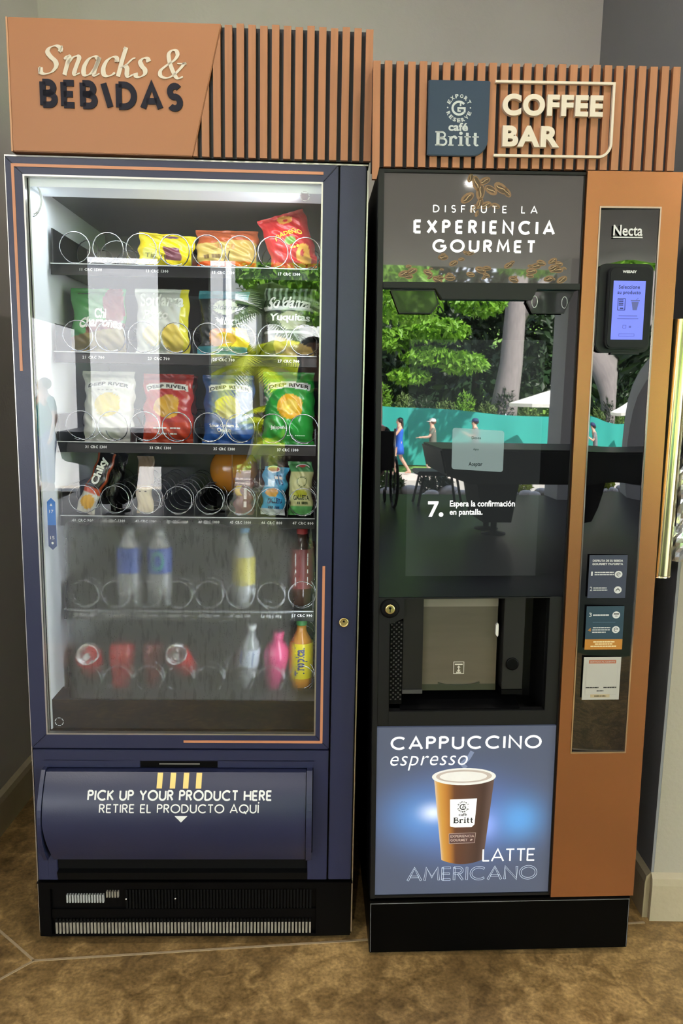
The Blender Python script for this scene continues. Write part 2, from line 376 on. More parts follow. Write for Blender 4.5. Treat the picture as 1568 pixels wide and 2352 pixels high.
M_lampw = mat('lamp_white', (.8, .8, .8), .4); M_lampe = mat('lamp_glow', (.9, .9, .9), .4, emit=(1, .97, .9), emit_s=9)
for i, ((x, y), w) in enumerate(DOWNLIGHTS):
    r = empty('downlight', 'small round white recessed ceiling downlight, from a set mostly added for fill light', 'ceiling light', (x, y, CEIL), group='ceiling downlights')
    b = MB(); b.lathe([(.05, -.004), (.062, -.006), (.07, 0)], 20, cap=False); b.build('ring', M_lampw, r)
    b = MB(); b.lathe([(.0501, -.003), (.0501, -.0025)], 20); b.build('lens', M_lampe, r)
    ld = bpy.data.lights.new('downlight_lamp', 'AREA'); ld.shape = 'DISK'; ld.size = .07; ld.energy = w; ld.color = (1, .95, .86)
    lo = bpy.data.objects.new('downlight_lamp', ld); COL.objects.link(lo); lo.location = (0, 0, -.012); lo.parent = r
# ================================================================== snack machine
M_navy = mat('navy_enamel', (.019, .023, .062), .33, spec=.5, noise=.05, nscale=5, bump=.03, bscale=300)
M_black = mat('black_plastic', (.0015, .0015, .0018), .4, spec=.10, noise=.1, nscale=30)
M_blackm = mat('black_matt', (.003, .003, .0032), .6, spec=.12, noise=.1, nscale=30)
M_copper_line = mat('copper_strip', (.55, .23, .12), .35, noise=.03)
M_steel = mat('steel_edge', (.55, .53, .50), .3, metal=1, noise=.05)
M_wire = mat('spiral_wire', (.42, .43, .45), .22, metal=1, noise=.05)
M_white = mat('white_print', (.82, .82, .80), .5, noise=.02)
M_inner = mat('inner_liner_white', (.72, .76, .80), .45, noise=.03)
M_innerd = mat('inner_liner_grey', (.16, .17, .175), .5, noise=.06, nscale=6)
M_tray = mat('tray_black', (.020, .021, .023), .4, noise=.1)
M_led = mat('led_diffuser', (.8, .85, .9), .4, emit=(.86, .94, 1), emit_s=.25)
M_gold = mat('gold_print', (.72, .52, .18), .35, metal=.5, noise=.04)
M_sign = mat('copper_sign_panel', (.36, .145, .058), .42, noise=.04, nscale=3)
M_slat = mat('wood_slat', (.37, .155, .068), .45, noise=.28, nscale=7, stretch=(14, 14, .8))
M_slatback = mat('slat_backing', (.018, .018, .026), .6)
M_cream = mat('cream_letter', (.62, .54, .44), .45, noise=.03)
M_navyletter = mat('navy_letter', (.010, .009, .018), .45, spec=.2, noise=.05)
M_brass = mat('brass', (.80, .62, .28), .25, metal=1, noise=.06)

SN = empty('vending_machine', 'navy blue snack vending machine with tall glass door and spiral trays', 'vending machine', (0, 0, 0), (0, -.0002, .0314))
ML = Matrix.Translation((0, 0, 0)) @ Euler((0, -.0002, .0314)).to_matrix().to_4x4()

# cabinet shell, open at the front behind the glass
b = MB()
b.box(0, .044, .012, .80, .022, 1.83); b.box(.68, .763, .012, .80, .022, 1.83); b.box(.044, .68, .012, .80, 1.79, 1.83)
b.box(.044, .68, .012, .80, .022, .553); b.box(.044, .68, .62, .80, .553, 1.79)
b.build('cabinet', M_black, SN)
b = MB(); b.box(-.0012, .0012, .006, .02, .03, 1.829); b.box(.7615, .7645, .006, .02, .03, 1.82); b.box(0, .763, .004, .014, 1.8285, 1.8315); b.build('steel_edging', M_steel, SN)
# inner liner
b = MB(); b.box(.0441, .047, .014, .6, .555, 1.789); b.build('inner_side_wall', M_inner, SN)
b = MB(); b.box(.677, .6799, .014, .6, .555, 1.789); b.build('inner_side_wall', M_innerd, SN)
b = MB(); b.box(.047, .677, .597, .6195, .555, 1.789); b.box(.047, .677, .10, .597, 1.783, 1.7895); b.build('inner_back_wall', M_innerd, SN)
b = MB(); b.box(.047, .677, .014, .10, 1.772, 1.7895); b.build('top_light_bar', M_led, SN)
b = MB(); b.box(.668, .677, .016, .03, .60, 1.765); b.build('side_light_bar', M_led, SN)
b = MB(); b.box(.047, .677, .02, .10, .555, .626); b.build('lower_sill', mat('sill_black', (.006, .006, .006), .5, spec=.2), SN)
for nm, loc, rot, sx, sy, w in (('led_lamp_top', (.35, .06, 1.768), (0, 0, 0), .58, .06, LED_WATTS*1.1), ('led_lamp_side', (.666, .035, 1.35), (0, math.radians(84), 0), .8, .02, LED_WATTS*1.7), ('led_lamp_low', (.666, .035, .79), (0, math.radians(88), 0), .30, .02, LED_WATTS*.55)):
    ld = bpy.data.lights.new(nm, 'AREA'); ld.shape = 'RECTANGLE'; ld.size = sx; ld.size_y = sy; ld.energy = w; ld.color = (.86, .94, 1)
    lo = bpy.data.objects.new(nm, ld); COL.objects.link(lo); lo.location = loc; lo.rotation_euler = rot; lo.parent = SN

# door frame with mitred corners
def mitred(x0, x1, z0, z1, a0, a1, c0, c1, y0, y1, g=.0006):
    b = MB()
    b.prism([(x0, z0+g), (a0, c0+g), (a0, c1-g), (x0, z1-g)], y0, y1); b.prism([(x1, z0+g), (x1, z1-g), (a1, c1-g), (a1, c0+g)], y0, y1)
    b.prism([(x0+g, z1), (a0+g, c1), (a1-g, c1), (x1-g, z1)], y0, y1); b.prism([(x0+g, z0), (x1-g, z0), (a1-g, c0), (a0+g, c0)], y0, y1); return b
DOOR = mitred(.004, .6995, .516, 1.826, .042, .665, .5525, 1.789, -.004, .0115).build('door_frame', M_navy, SN, bevel=.0012)
b = MB(); b.frame(.0395, .6675, .550, 1.7915, .0035, -.0046, .009); b.build('glass_trim', M_steel, DOOR)
b = MB(); b.box(.0165, .0225, -.0052, -.003, 1.386, 1.812); b.box(.0225, .668, -.0052, -.003, 1.806, 1.812); b.build('copper_stripe', M_copper_line, DOOR)
b = MB(); b.box(.6785, .6845, -.0052, -.003, .531, .960); b.box(.358, .6785, -.0052, -.003, .531, .537); b.build('copper_stripe', M_copper_line, DOOR)
# side column with the lock
b = MB(); b.box(.7035, .7585, -.004, .0115, .178, 1.826); COLM = b.build('side_column', M_navy, SN, bevel=.0015)
b = MB(); b.lathe([(.0115, -.0095), (.0105, -.0105), (.008, -.0105), (.0075, -.0085)], 24, (.7294, 0, .829), 'y'); LK = b.build('lock', M_brass, COLM)
b = MB(); b.box(.7281, .7307, -.0092, -.0088, .8235, .8305); b.ball((.7294, -.009, .8315), .0026, 10, 6); b.build('keyhole', M_black, LK)

# glass sheet; the lower half of its face is misted with condensation
def pane_material():
    m = glass_mat('misted_glass', 1.62); n, l = m.node_tree.nodes, m.node_tree.links
    out = [x for x in n if x.type == 'OUTPUT_MATERIAL'][0]; clear = out.inputs[0].links[0].from_socket
    tc = n.new('ShaderNodeTexCoord'); sp = n.new('ShaderNodeSeparateXYZ'); l.new(tc.outputs['Object'], sp.inputs[0])
    def noise(scale, det, st):
        mp = n.new('ShaderNodeMapping'); mp.inputs['Scale'].default_value = st; l.new(tc.outputs['Object'], mp.inputs[0])
        z = n.new('ShaderNodeTexNoise'); z.inputs['Scale'].default_value = scale; z.inputs['Detail'].default_value = det; l.new(mp.outputs[0], z.inputs[0]); return z.outputs[0]
    def rng(x, a, b, c, d, smooth=True):
        r = n.new('ShaderNodeMapRange'); r.interpolation_type = 'SMOOTHSTEP' if smooth else 'LINEAR'
        for i, k in enumerate((a, b, c, d)): r.inputs[i+1].default_value = k
        l.new(x, r.inputs[0]); return r.outputs[0]
    def math2(op, a, b_):
        k = n.new('ShaderNodeMath'); k.operation = op
        for i, x in enumerate((a, b_)):
            if isinstance(x, (int, float)): k.inputs[i].default_value = x
            else: l.new(x, k.inputs[i])
        return k.outputs[0]
    wob = noise(9, 3, (1, 1, .5)); zz = math2('ADD', sp.outputs['Z'], math2('MULTIPLY', math2('SUBTRACT', wob, .5), .09))
    up = rng(zz, 1.015, 1.075, 1, 0); lo = rng(sp.outputs['Z'], .632, .64, 0, 1); rt = rng(math2('ADD', sp.outputs['X'], math2('MULTIPLY', math2('SUBTRACT', wob, .5), .07)), .585, .645, 1, .06); lf = rng(sp.outputs['X'], .075, .13, .0, 1)
    mist = math2('MULTIPLY', math2('MULTIPLY', up, lo), math2('MULTIPLY', rt, lf))
    drip = rng(noise(60, 4, (1.6, 1, .35)), .36, .50, .78, 1); beads = n.new('ShaderNodeTexVoronoi'); beads.inputs['Scale'].default_value = 170; l.new(tc.outputs['Object'], beads.inputs[0])
    bd = rng(beads.outputs['Distance'], .10, .26, .6, 1); edge = rng(sp.outputs['X'], .10, .24, 1, 0)
    bmix = n.new('ShaderNodeMix'); l.new(math2('MULTIPLY', rng(noise(14, 2, (1, 1, 1)), .48, .58, 0, 1), .9), bmix.inputs[0]); bmix.inputs[2].default_value = 1; l.new(bd, bmix.inputs[3])
    mist = math2('MULTIPLY', math2('MULTIPLY', mist, drip), bmix.outputs[0])
    rf = n.new('ShaderNodeBsdfRefraction'); rf.inputs['IOR'].default_value = 1.12; rf.inputs['Roughness'].default_value = .34; rf.inputs['Color'].default_value = (.9, .92, .92, 1)
    tl = n.new('ShaderNodeBsdfDiffuse'); tl.inputs[0].default_value = (.62, .64, .64, 1)
    fm = n.new('ShaderNodeMixShader'); fm.inputs[0].default_value = .14; l.new(rf.outputs[0], fm.inputs[1]); l.new(tl.outputs[0], fm.inputs[2])
    ge = n.new('ShaderNodeNewGeometry'); front = math2('SUBTRACT', 1.0, ge.outputs['Backfacing'])
    s = n.new('ShaderNodeMixShader'); l.new(math2('MULTIPLY', math2('MULTIPLY', mist, .88), front), s.inputs[0]); l.new(clear, s.inputs[1]); l.new(fm.outputs[0], s.inputs[2]); l.new(s.outputs[0], out.inputs[0]); return m
b = MB(); b.box(.0425, .6645, -.0005, .0045, .5535, 1.7885); PANE = b.build('glass_pane', pane_material(), DOOR)
M_etch = mat('etched_mark', (.55, .57, .58), .6)
for cx, cz in ((.629, 1.763), (.069, .580)):
    b = MB()
    for k in range(6): a = k*60; ribbon(b, arc(cx, cz, .0095, .0095, a+8, a+52, 5), .0016, -.0009)
    b.build('etched_mark', M_etch, PANE)
b = MB()
for r, dx, dy in ((.031, 0, 0), (.027, .004, .002), (.035, -.003, .004)): b.tube([(.049+dx+.0, .03+r*math.cos(a)*.55+dy, 1.735+r*math.sin(a)) if 0 else (.050+dx+abs(r*math.cos(a))*.55, .02+dy, 1.748+r*math.sin(a)) for a in [math.radians(-92+184*i/16) for i in range(17)]], .0013, 6)
b.build('drain_hose', mat('clear_hose', (.6, .63, .65), .2, noise=.05), SN)
# blue thermometer sticker on the inner side of the glass
b = MB(); b.prism([(.068, .9885), (.0772, .997), (.0772, 1.098), (.068, 1.1072), (.0587, 1.098), (.0587, .997)], .0055, .0065, 0)
TH = b.build('temperature_sticker', mat('sticker_blue', (.02, .16, .55), .4, noise=.05), SN)
b = MB(); b.prism([(.068, .9888), (.0770, .997), (.0770, 1.045), (.0589, 1.045), (.0589, .997)], .0052, .0056); b.build('sticker_dark_half', mat('sticker_navy', (.02, .045, .16), .4), TH)
text('lettering', '17', (.0635, .0725, 1.073, 1.080), M_white, TH, .0050); text('lettering', '15', (.0635, .0725, 1.013, 1.020), M_white, TH, .0050)
b = MB(); b.add([(.068-.003, .005, 1.089), (.068+.003, .005, 1.089), (.068, .005, 1.095)], [(0, 1, 2)]); b.build('sticker_pointer', M_white, TH); b = MB(); b.ball((.068, .0055, 1.004), (.003, .0008, .003), 10, 6); b.build('sticker_pointer', M_white, TH)

# ---- lower panel, bulging delivery flap
b = MB(); b.box(.006, .030, -.004, .0115, .178, .512); b.box(.664, .6995, -.004, .0115, .178, .512); b.box(.030, .664, -.004, .0115, .486, .512)
b.box(.030, .255, -.004, .0115, .468, .486); b.box(.437, .664, -.004, .0115, .468, .486)
b.box(.030, .052, -.004, .0115, .178, .25); b.box(.652, .664, -.004, .0115, .178, .25); b.build('lower_panel', M_navy, SN, bevel=.001)
def flap_y(z): t = (z-.247)/(.465-.247); return -.004-.058*math.sin(math.pi*(.12+.80*t))**.9*(1 if t < .5 else 1) + .020*(1-t)*0
b = MB(); N = 20; zs = [.247+(.4655-.247)*i/N for i in range(N+1)]; X0, X1 = .041, .647
vs = [(X0+.012*max(0, (.5-i/N))*2*(1 if 1 else 0)**1, flap_y(z), z) for i, z in enumerate(zs)] + [(X1, flap_y(z), z) for z in zs]
b.add(vs, [(i, N+1+i, N+2+i, i+1) for i in range(N)], 0, True)
vs2 = [(x, .010, z) for x, y, z in vs]; k = len(vs); bb = vs+vs2
b.add(bb, [(i+1, k+i+1, k+i, i) for i in range(N)] + [(N+1+i, k+N+1+i, k+N+2+i, N+2+i) for i in range(N)] + [(N, 2*N+1, k+2*N+1, k+N), (0, k, k+N+1, N+1)])
FL = b.build('delivery_flap', M_navy, SN)
b = MB()                                                    # curved cheeks either side of the flap
for xa, xb in ((.0305, .0395), (.6485, .662)):
    prof = [(flap_y(z)-.004, z) for z in [.247+(.47-.247)*i/14 for i in range(15)]]
    b = MB(); b.prism_x(prof+[(.0115, .47), (.0115, .247)], xa, xb); b.build('flap_cheek', M_navy, SN)
b = MB(); b.box(.2555, .4365, -.0035, .011, .4685, .4855); HN = b.build('flap_grip', M_black, SN)
b = MB(); b.box(.300, .395, -.0045, -.003, .476, .4795); b.build('grip_slot', mat('slot_glint', (.25, .25, .24), .3, metal=.6), HN)
b = MB(); b.box(.0525, .6515, .0, .011, .2055, .246); b.prism_x([(-.010, .200), (.0115, .2055), (.0115, .178), (-.003, .178)], .0525, .6515); b.build('chute_lip', M_blackm, SN)
def on_flap(o, off=.0008):
    for v in o.data.vertices: v.co.y += flap_y(v.co.z)-off
    return o
for x0, x1 in ((.3000, .3125), (.3305, .3430), (.3610, .3735), (.3905, .4035)):
    b = MB(); zz = [.4345+.0300*i/6 for i in range(7)]; b.add([(x0, 0, z) for z in zz]+[(x1, 0, z) for z in zz], [(i, 7+i, 8+i, i+1) for i in range(6)]); on_flap(b.build('gold_bar', M_gold, FL))
on_flap(caps('lettering', 'PICK UP YOUR PRODUCT HERE', (.1426, .5688, .4105, .4310), M_white, FL, 0, w=.19, gap=.26, wordgap=.5))
on_flap(caps('lettering', 'RETIRE EL PRODUCTO AQU\u00cd', (.1710, .5388, .3840, .4030), M_white, FL, 0, w=.15, gap=.24, wordgap=.5))
b = MB(); b.add([(.3445, 0, .3775), (.3595, 0, .3625), (.3745, 0, .3775)], [(0, 1, 2)]); on_flap(b.build('down_arrow', M_white, FL))

# ---- base with louvres and feet
b = MB(); b.box(.002, .03, .0, .0115, .024, .168); b.box(.675, .760, .0, .0115, .024, .168); b.box(.03, .675, .0, .0115, .150, .168); b.box(.03, .675, .004, .0115, .070, .095); b.box(.03, .675, .0, .0115, .024, .03)
b.box(.03, .675, .008, .0115, .03, .15); BS = b.build('base_panel', M_black, SN, bevel=.001)
b = MB(); b.box(.0, .7635, -.0025, .006, .1665, .1695); b.build('base_edge', M_black, BS)
M_louv = mat('louvre_worn', (.30, .27, .22), .45, noise=.55, nscale=35)
def louvres(x0, x1, z0, z1, n, m, nm):
    b = MB(); p = (x1-x0)/n
    for i in range(n): b.box(x0+p*i+p*.22, x0+p*i+p*.78, .001, .0085, z0, z1)
    return b.build(nm, m, BS)
louvres(.038, .665, .0305, .060, 74, M_louv, 'louvre_grille'); louvres(.038, .665, .0605, .0695, 74, M_blackm, 'louvre_grille')
louvres(.067, .160, .113, .134, 14, mat('filter_pale', (.42, .43, .42), .5, noise=.15), 'filter_grille'); louvres(.163, .196, .127, .1425, 5, M_louv, 'filter_grille'); louvres(.21, .665, .098, .148, 58, M_blackm, 'louvre_grille')
b = MB(); b.ball((.213, -.001, .125), .003, 10, 6); b.build('screw', M_steel, BS); b = MB(); b.ball((.332, -.001, .126), .003, 10, 6); b.build('screw', M_steel, BS)
for fx in (.05, .71):
    for fy in (.06, .74):
        b = MB(); b.lathe([(.020, 0), (.020, .008), (.010, .012), (.010, .024)], 16, (fx, fy, 0)); b.build('foot', M_black, SN)

# ---- six trays of spirals
ROWZ = [1.617, 1.422, 1.216, 1.041, .812, .598]              # height of each price strip
SPU = [.107+.0747*i for i in range(8)]
def spiral_mesh(turns, depth, r=.0335, wr=.0016):
    path = []; n = 18
    for i in range(int(turns*n)+1):
        a = -math.pi/2-.5+2*math.pi*i/n; t = max(0, i/n-.85)/(turns-.85); path.append((r*math.cos(a), t*depth, r*math.sin(a)))
    b = MB(); b.tube(path, wr, 6); return b
SP_N = spiral_mesh(8, .42, wr=.0010); SP_W = spiral_mesh(4, .42, r=.0345, wr=.0013)
PRICES = [['11 CRC 1500', '', '13 CRC 1300', '', '15 CRC 1300', '', '17 CRC 1300', ''], ['21 CRC 700', '', '23 CRC 700', '', '25 CRC 700', '', '27 CRC 700', ''],
          ['31 CRC 1300', '', '33 CRC 1300', '', '35 CRC 1300', '', '37 CRC 1300', ''], ['40 CRC 900', '41 CRC 1300', '42 CRC 1300', '43 CRC 1300', '44 CRC 1000', '45 CRC 1000', '46 CRC 800', '47 CRC 800'],
          ['50 CRC 900', '51 CRC 1700', '52 CRC 1700', '53 CRC 900', '54 CRC 990', '55 CRC 990', '56 CRC 990', '57 CRC 990'], ['60 CRC 990', '61 CRC 990', '62 CRC 990', '63 CRC 990', '64 CRC 990', '65 CRC 990', '66 CRC 990', '67 CRC 990']]
sp_n = sp_w = None
M_strip = mat('price_strip_clear', (.008, .0085, .009), .3, spec=.25, noise=.05); M_price = mat('price_print', (.75, .76, .76), .5)
for r, z in enumerate(ROWZ):
    b = MB(); b.box(.056, .659, .106, .56, z+.0, z+.006)
    b.box(.056, .059, .11, .56, z, z+(.075 if r else .09)); b.box(.656, .659, .11, .56, z, z+.05)
    nd = 8 if r >= 3 else 4
    for i in range(1, nd): xx = .069+.0747*8/nd*i; b.box(xx-.001, xx+.001, .13, .56, z+.006, z+.045)
    TR = b.build('product_tray', M_tray, SN)
    b = MB(); b.prism_x([(.098, z-.013), (.106, z-.013), (.108, z+.012), (.1035, z+.012)], .056, .659); ST = b.build('price_strip', M_strip, TR)
    b = MB(); b.box(.056, .659, .0965, .099, z+.0105, z+.0125); b.build('strip_edge', mat('strip_edge', (.45, .47, .48), .3, noise=.05), TR)
    for i, s in enumerate(PRICES[r]):
        if not s: continue
        c = SPU[i]+(.037 if r < 3 else 0)
        v, f = text_mesh(s, (c-.024, c+.026, z-.0035, z+.0035), bold=.02, space=1.15, res=1)
        allv = MB(); allv.add([(x, .0980+(zz-z+.013)/.025*.0055-.0006, zz) for x, zz in v], f); allv.build('price_lettering', M_price, TR)
    for i, u in enumerate(SPU):
        src = sp_n if r >= 3 else sp_w
        if src is None:
            o = (SP_N if r >= 3 else SP_W).build('spiral_coil', M_wire, TR, (u, .112, z+.049))
            if r >= 3: sp_n = o
            else: sp_w = o
        else:
            o = src.copy(); COL.objects.link(o); o.parent = TR; o.location = (u, .112, z+.049)
        if r < 3 and i % 2: o.scale = (-1, 1, 1)

# ================================================================== header sign above the snack machine
HS = empty('header_sign', 'tall copper header sign with cream and navy lettering above the snack machine', 'sign', (0, 0, 0), (0, -.0002, .0314))
slant = lambda z: .395+(.456-.395)*(z-1.834)/(2.0905-1.834)
b = MB(); b.prism([(.025, 1.834), (slant(1.834), 1.834), (slant(2.0905), 2.0905), (.025, 2.0905)], -.012, .05); b.build('lettered_panel', M_sign, HS, bevel=.0015)
b = MB(); b.box(.0215, .0249, -.012, .05, 1.834, 2.0905); b.build('edge_strip', mat('edge_peach', (.5, .25, .13), .4), HS)
b = MB(); b.prism([(slant(1.834)+.0005, 1.834), (.765, 1.834), (.765, 2.0885), (slant(2.0885)+.0005, 2.0885)], .0, .05); b.build('slat_backing', M_slatback, HS)
b = MB(); p = .0241
for i in range(16):
    x1 = .7665-i*p; x0 = x1-.0150
    if x1 < slant(1.834)+.004: break
    top = 2.0905+.0015*((i*7) % 3-1); bot = 1.834
    sl = (.456-.395)/(2.0905-1.834)
    # clip the slat by the slanted panel edge
    poly = [(x0, bot), (x1, bot), (x1, top), (x0, top)]
    def inside(q): return q[0] >= slant(q[1])+.001
    out = []
    for j in range(4):
        a, c = poly[j], poly[(j+1) % 4]; ia, ic = inside(a), inside(c)
        if ia: out.append(a)
        if ia != ic:
            fa = a[0]-slant(a[1])-.001; fc = c[0]-slant(c[1])-.001; t = fa/(fa-fc); out.append((a[0]+(c[0]-a[0])*t, a[1]+(c[1]-a[1])*t))
    if len(out) >= 3: b.prism(out, -.012, .0)
b.build('wood_slats', M_slat, HS)
# Snacks & in a broad-nib italic
def snacks(parent):
    x0, x1, zb, h = .0845, .372, 1.9835, .056; b = MB(); sl = .22
    W = 6.12; sx = (x1-x0)/W; sz = h/1.5
    NIB = (.235, .05, math.radians(18))
    def st(pts, ox, smooth=True, nib=NIB):
        q = spline(pts, 7) if smooth else pts
        q = [(x0+(ox+x+sl*z)*sx, zb+z*sz) for x, z in q]; s = (sx+sz)/2
        ribbon(b, q, 0, -.012, .002, nib=(nib[0]*s, nib[1]*s, nib[2]))
    def serif(x, z, ox, w=.16): st([(x-w, z), (x, z+.02), (x+w, z)], ox, nib=(.09, .06, 0))
    # S
    st([(.70, 1.18), (.66, 1.36), (.45, 1.46), (.22, 1.36), (.16, 1.14), (.34, .90), (.58, .68), (.66, .42), (.54, .14), (.28, .02), (.08, .10), (.0, .34)], 0)
    st([(.72, 1.48), (.70, 1.14)], 0, False, (.07, .07, 0)); st([(.0, .02), (-.02, .38)], 0, False, (.07, .07, 0))
    # n
    def n_(o):
        st([(-.06, .80), (.04, .95), (.12, .93), (.12, .7), (.10, .0)], o); st([(.11, .55), (.26, .86), (.44, .98), (.56, .88), (.54, .6), (.50, .16), (.58, .03), (.74, .12)], o)
    n_(1.0)
    def a_(o):
        st([(.56, .86), (.36, .98), (.14, .84), (.02, .48), (.06, .12), (.20, .01), (.38, .14), (.52, .5), (.58, .92)], o); st([(.58, .95), (.52, .5), (.50, .14), (.58, .02), (.74, .12)], o)
    a_(1.85)
    st([(.54, .74), (.48, .94), (.30, .98), (.10, .78), (.02, .42), (.10, .1), (.28, .0), (.46, .08), (.56, .2)], 2.68); st([(.50, .76), (.52, .84)], 2.68, False, (.16, .14, 0))
    # k
    st([(.0, 1.42), (.12, 1.47)], 3.35, False, (.07, .06, 0)); st([(.12, 1.5), (.08, .9), (.06, .0)], 3.35); st([(.08, .46), (.30, .62), (.50, .92), (.62, .97)], 3.35, True, (.13, .05, .3)); st([(.22, .58), (.36, .44), (.42, .14), (.52, .01), (.68, .12)], 3.35)
    st([(.46, .80), (.36, .96), (.20, .97), (.10, .80), (.20, .58), (.38, .38), (.40, .16), (.24, .01), (.08, .04), (.0, .20)], 4.12)
    # ampersand
    st([(.92, .74), (1.0, .78), (.88, .50), (.66, .16), (.40, .0), (.12, .10), (.06, .36), (.24, .62), (.52, .90), (.62, 1.18), (.52, 1.40), (.34, 1.42), (.24, 1.22), (.34, .86), (.56, .42), (.76, .10), (.92, .0), (1.08, .10)], 5.12, True, (.20, .06, math.radians(15)))
    st([(.70, .76), (1.10, .76)], 5.12, False, (.07, .06, 0))
    return b.build('lettering', M_cream, parent)
snacks(HS)
caps('lettering', 'BEB\\DAS', (.085, .376, 1.9215, 1.9725), M_navyletter, HS, -.012, w=.24, gap=.40, depth=.0025)
# ================================================================== coffee machine
CM = empty('coffee_machine', 'black glass-fronted coffee vending machine with copper side fascia on a black plinth', 'coffee machine', (.8063, -.0177, 0), (0, -.0139, .0394))
MC = Matrix.Translation((.8063, -.0177, 0)) @ Euler((0, -.0139, .0394)).to_matrix().to_4x4()
M_blackglass = mat('black_glass', (.003, .003, .0035), .012, spec=.8, ior=1.7, noise=.02)
M_frame = mat('charcoal_frame', (.008, .008, .0085), .4, spec=.3, noise=.08)
M_copper = mat('copper_fascia', (.50, .215, .09), .27, metal=.85, noise=.03, nscale=3)
M_chrome = mat('gold_chrome', (.92, .80, .62), .12, metal=1, noise=.02)
M_smoke = mat('smoked_lamp', (.02, .02, .022), .03, spec=.5, noise=.3, nscale=60)
M_beige = mat('bay_door_beige', (.10, .088, .064), .12, spec=.6, noise=.2, nscale=9, stretch=(1, 1, 6))
M_pillar = mat('bay_pillar', (.011, .0105, .009), .45, spec=.25, noise=.1)
M_whiteglow = mat('backlit_white', (.85, .85, .85), .4, emit=(1, 1, 1), emit_s=.55)

b = MB(); b.box(0, .634, .02, .74, .9005, 1.8095); b.box(0, .634, .02, .74, .158, .598); b.box(0, .028, .02, .74, .598, .9005); b.box(.412, .634, .02, .74, .598, .9005); b.box(.028, .412, .16, .74, .598, .9005); b.build('cabinet', M_black, CM)
b = MB(); b.box(0, .634, .0, .74, .010, .149); b.box(.01, .624, .02, .72, .149, .158); PL = b.build('plinth', mat('plinth_black', (.0012, .0012, .0012), .35, spec=.08, noise=.1), CM, bevel=.0015)
b = MB(); b.box(.0015, .6325, -.0012, .001, .1405, .1420); b.box(.002, .0032, -.0012, .001, .014, .1405); b.box(.6308, .632, -.0012, .001, .014, .1405); b.build('plinth_trim', mat('grey_trim', (.16, .16, .16), .35), PL)
for x in (.04, .59):
    for y in (.05, .68):
        b = MB(); b.lathe([(.018, 0), (.018, .0105)], 14, (x, y, 0)); b.build('foot', M_black, CM)
# door frame (left stile + thin rails) and the big black glass
b = MB(); b.box(.0005, .0118, -.006, .02, .158, 1.8095); b.box(.0118, .4335, -.006, .02, 1.8035, 1.8095); b.box(.0118, .4335, -.004, .02, .158, .1645); b.box(.4308, .4335, -.004, .02, .1645, 1.8035)
b.box(.0118, .4308, .004, .02, .5895, .594); b.build('door_stile', M_frame, CM, bevel=.0008)
b = MB(); b.box(.0120, .4306, -.001, .02, .8995, 1.5835); GL = b.build('door_glass', M_blackglass, CM)

# header display
def header_material():
    m = mat('backlit_header', (.03, .028, .025), .02, spec=.8, ior=1.65, noise=.12, nscale=4, emit=(.085, .077, .068), emit_s=.5); return m
b = MB(); b.box(.0122, .4304, -.001, .02, 1.5853, 1.8030); HD = b.build('header_display', header_material(), CM)
caps('lettering', 'DISFRUTE LA', (.1157, .336, 1.7265, 1.7412), M_whiteglow, HD, -.0013, w=.14, gap=.80, wordgap=1.2)
caps('lettering', 'EXPERIENCIA', (.0754, .3746, 1.6845, 1.7110), M_whiteglow, HD, -.0013, w=.21, gap=.60)
caps('lettering', 'GOURMET', (.1156, .3355, 1.6470, 1.6720), M_whiteglow, HD, -.0013, w=.21, gap=.52)
def bean(b, cx, cz, r, ang, ratio=.55, y=-.0012):
    c, s = math.cos(ang), math.sin(ang); n = 14; out = []
    for i in range(n): a = 2*math.pi*i/n; x, z = r*math.cos(a), r*ratio*math.sin(a); out.append((cx+x*c-z*s, y, cz+x*s+z*c))
    b.add(out, [tuple(range(n))], 0)
    inn = []
    for i in range(n): a = 2*math.pi*i/n; x, z = r*.72*math.cos(a)+r*.06, r*ratio*.62*math.sin(a)-r*.08; inn.append((cx+x*c-z*s, y-.0001, cz+x*s+z*c))
    b.add(inn, [tuple(range(n))], 1)
    cr = []
    for i in range(7): t = -1+i/3; x, z = r*.62*t, r*.10*math.sin(t*2.6); cr.append((cx+x*c-z*s, cz+x*s+z*c))
    ribbon(b, cr, r*.10, y-.0002, 0, 2)
b = MB(); rnd = random.Random(4)
for cx, cz, r, a in ((.192, 1.795, .010, 1.2), (.205, 1.785, .016, 1.9), (.222, 1.79, .013, .4), (.214, 1.768, .017, 1.5), (.236, 1.772, .015, 2.6), (.257, 1.776, .017, -.6), (.270, 1.768, .012, -.9), (.187, 1.756, .016, .6), (.213, 1.745, .012, 1.1), (.226, 1.742, .013, .3), (.200, 1.735, .010, .9), (.247, 1.741, .010, -.3), (.208, 1.725, .007, 1.2)):
    bean(b, cx, cz, r, a)
for i in range(46):
    cx = .05+.36*rnd.random(); d = abs(cx-.22); cz = 1.590+.062*rnd.random()*(1-.4*d/.2)
    bean(b, cx, cz, .0045+.008*rnd.random(), rnd.uniform(-.5, .5))
b.build('bean_pattern', [mat('bean_tan', (.20, .11, .05), .4, noise=.4, nscale=90, emit=(.30, .17, .07), emit_s=.08), mat('bean_dark', (.075, .042, .02), .4, noise=.5, nscale=120), mat('bean_crease', (.45, .30, .15), .4)], HD)

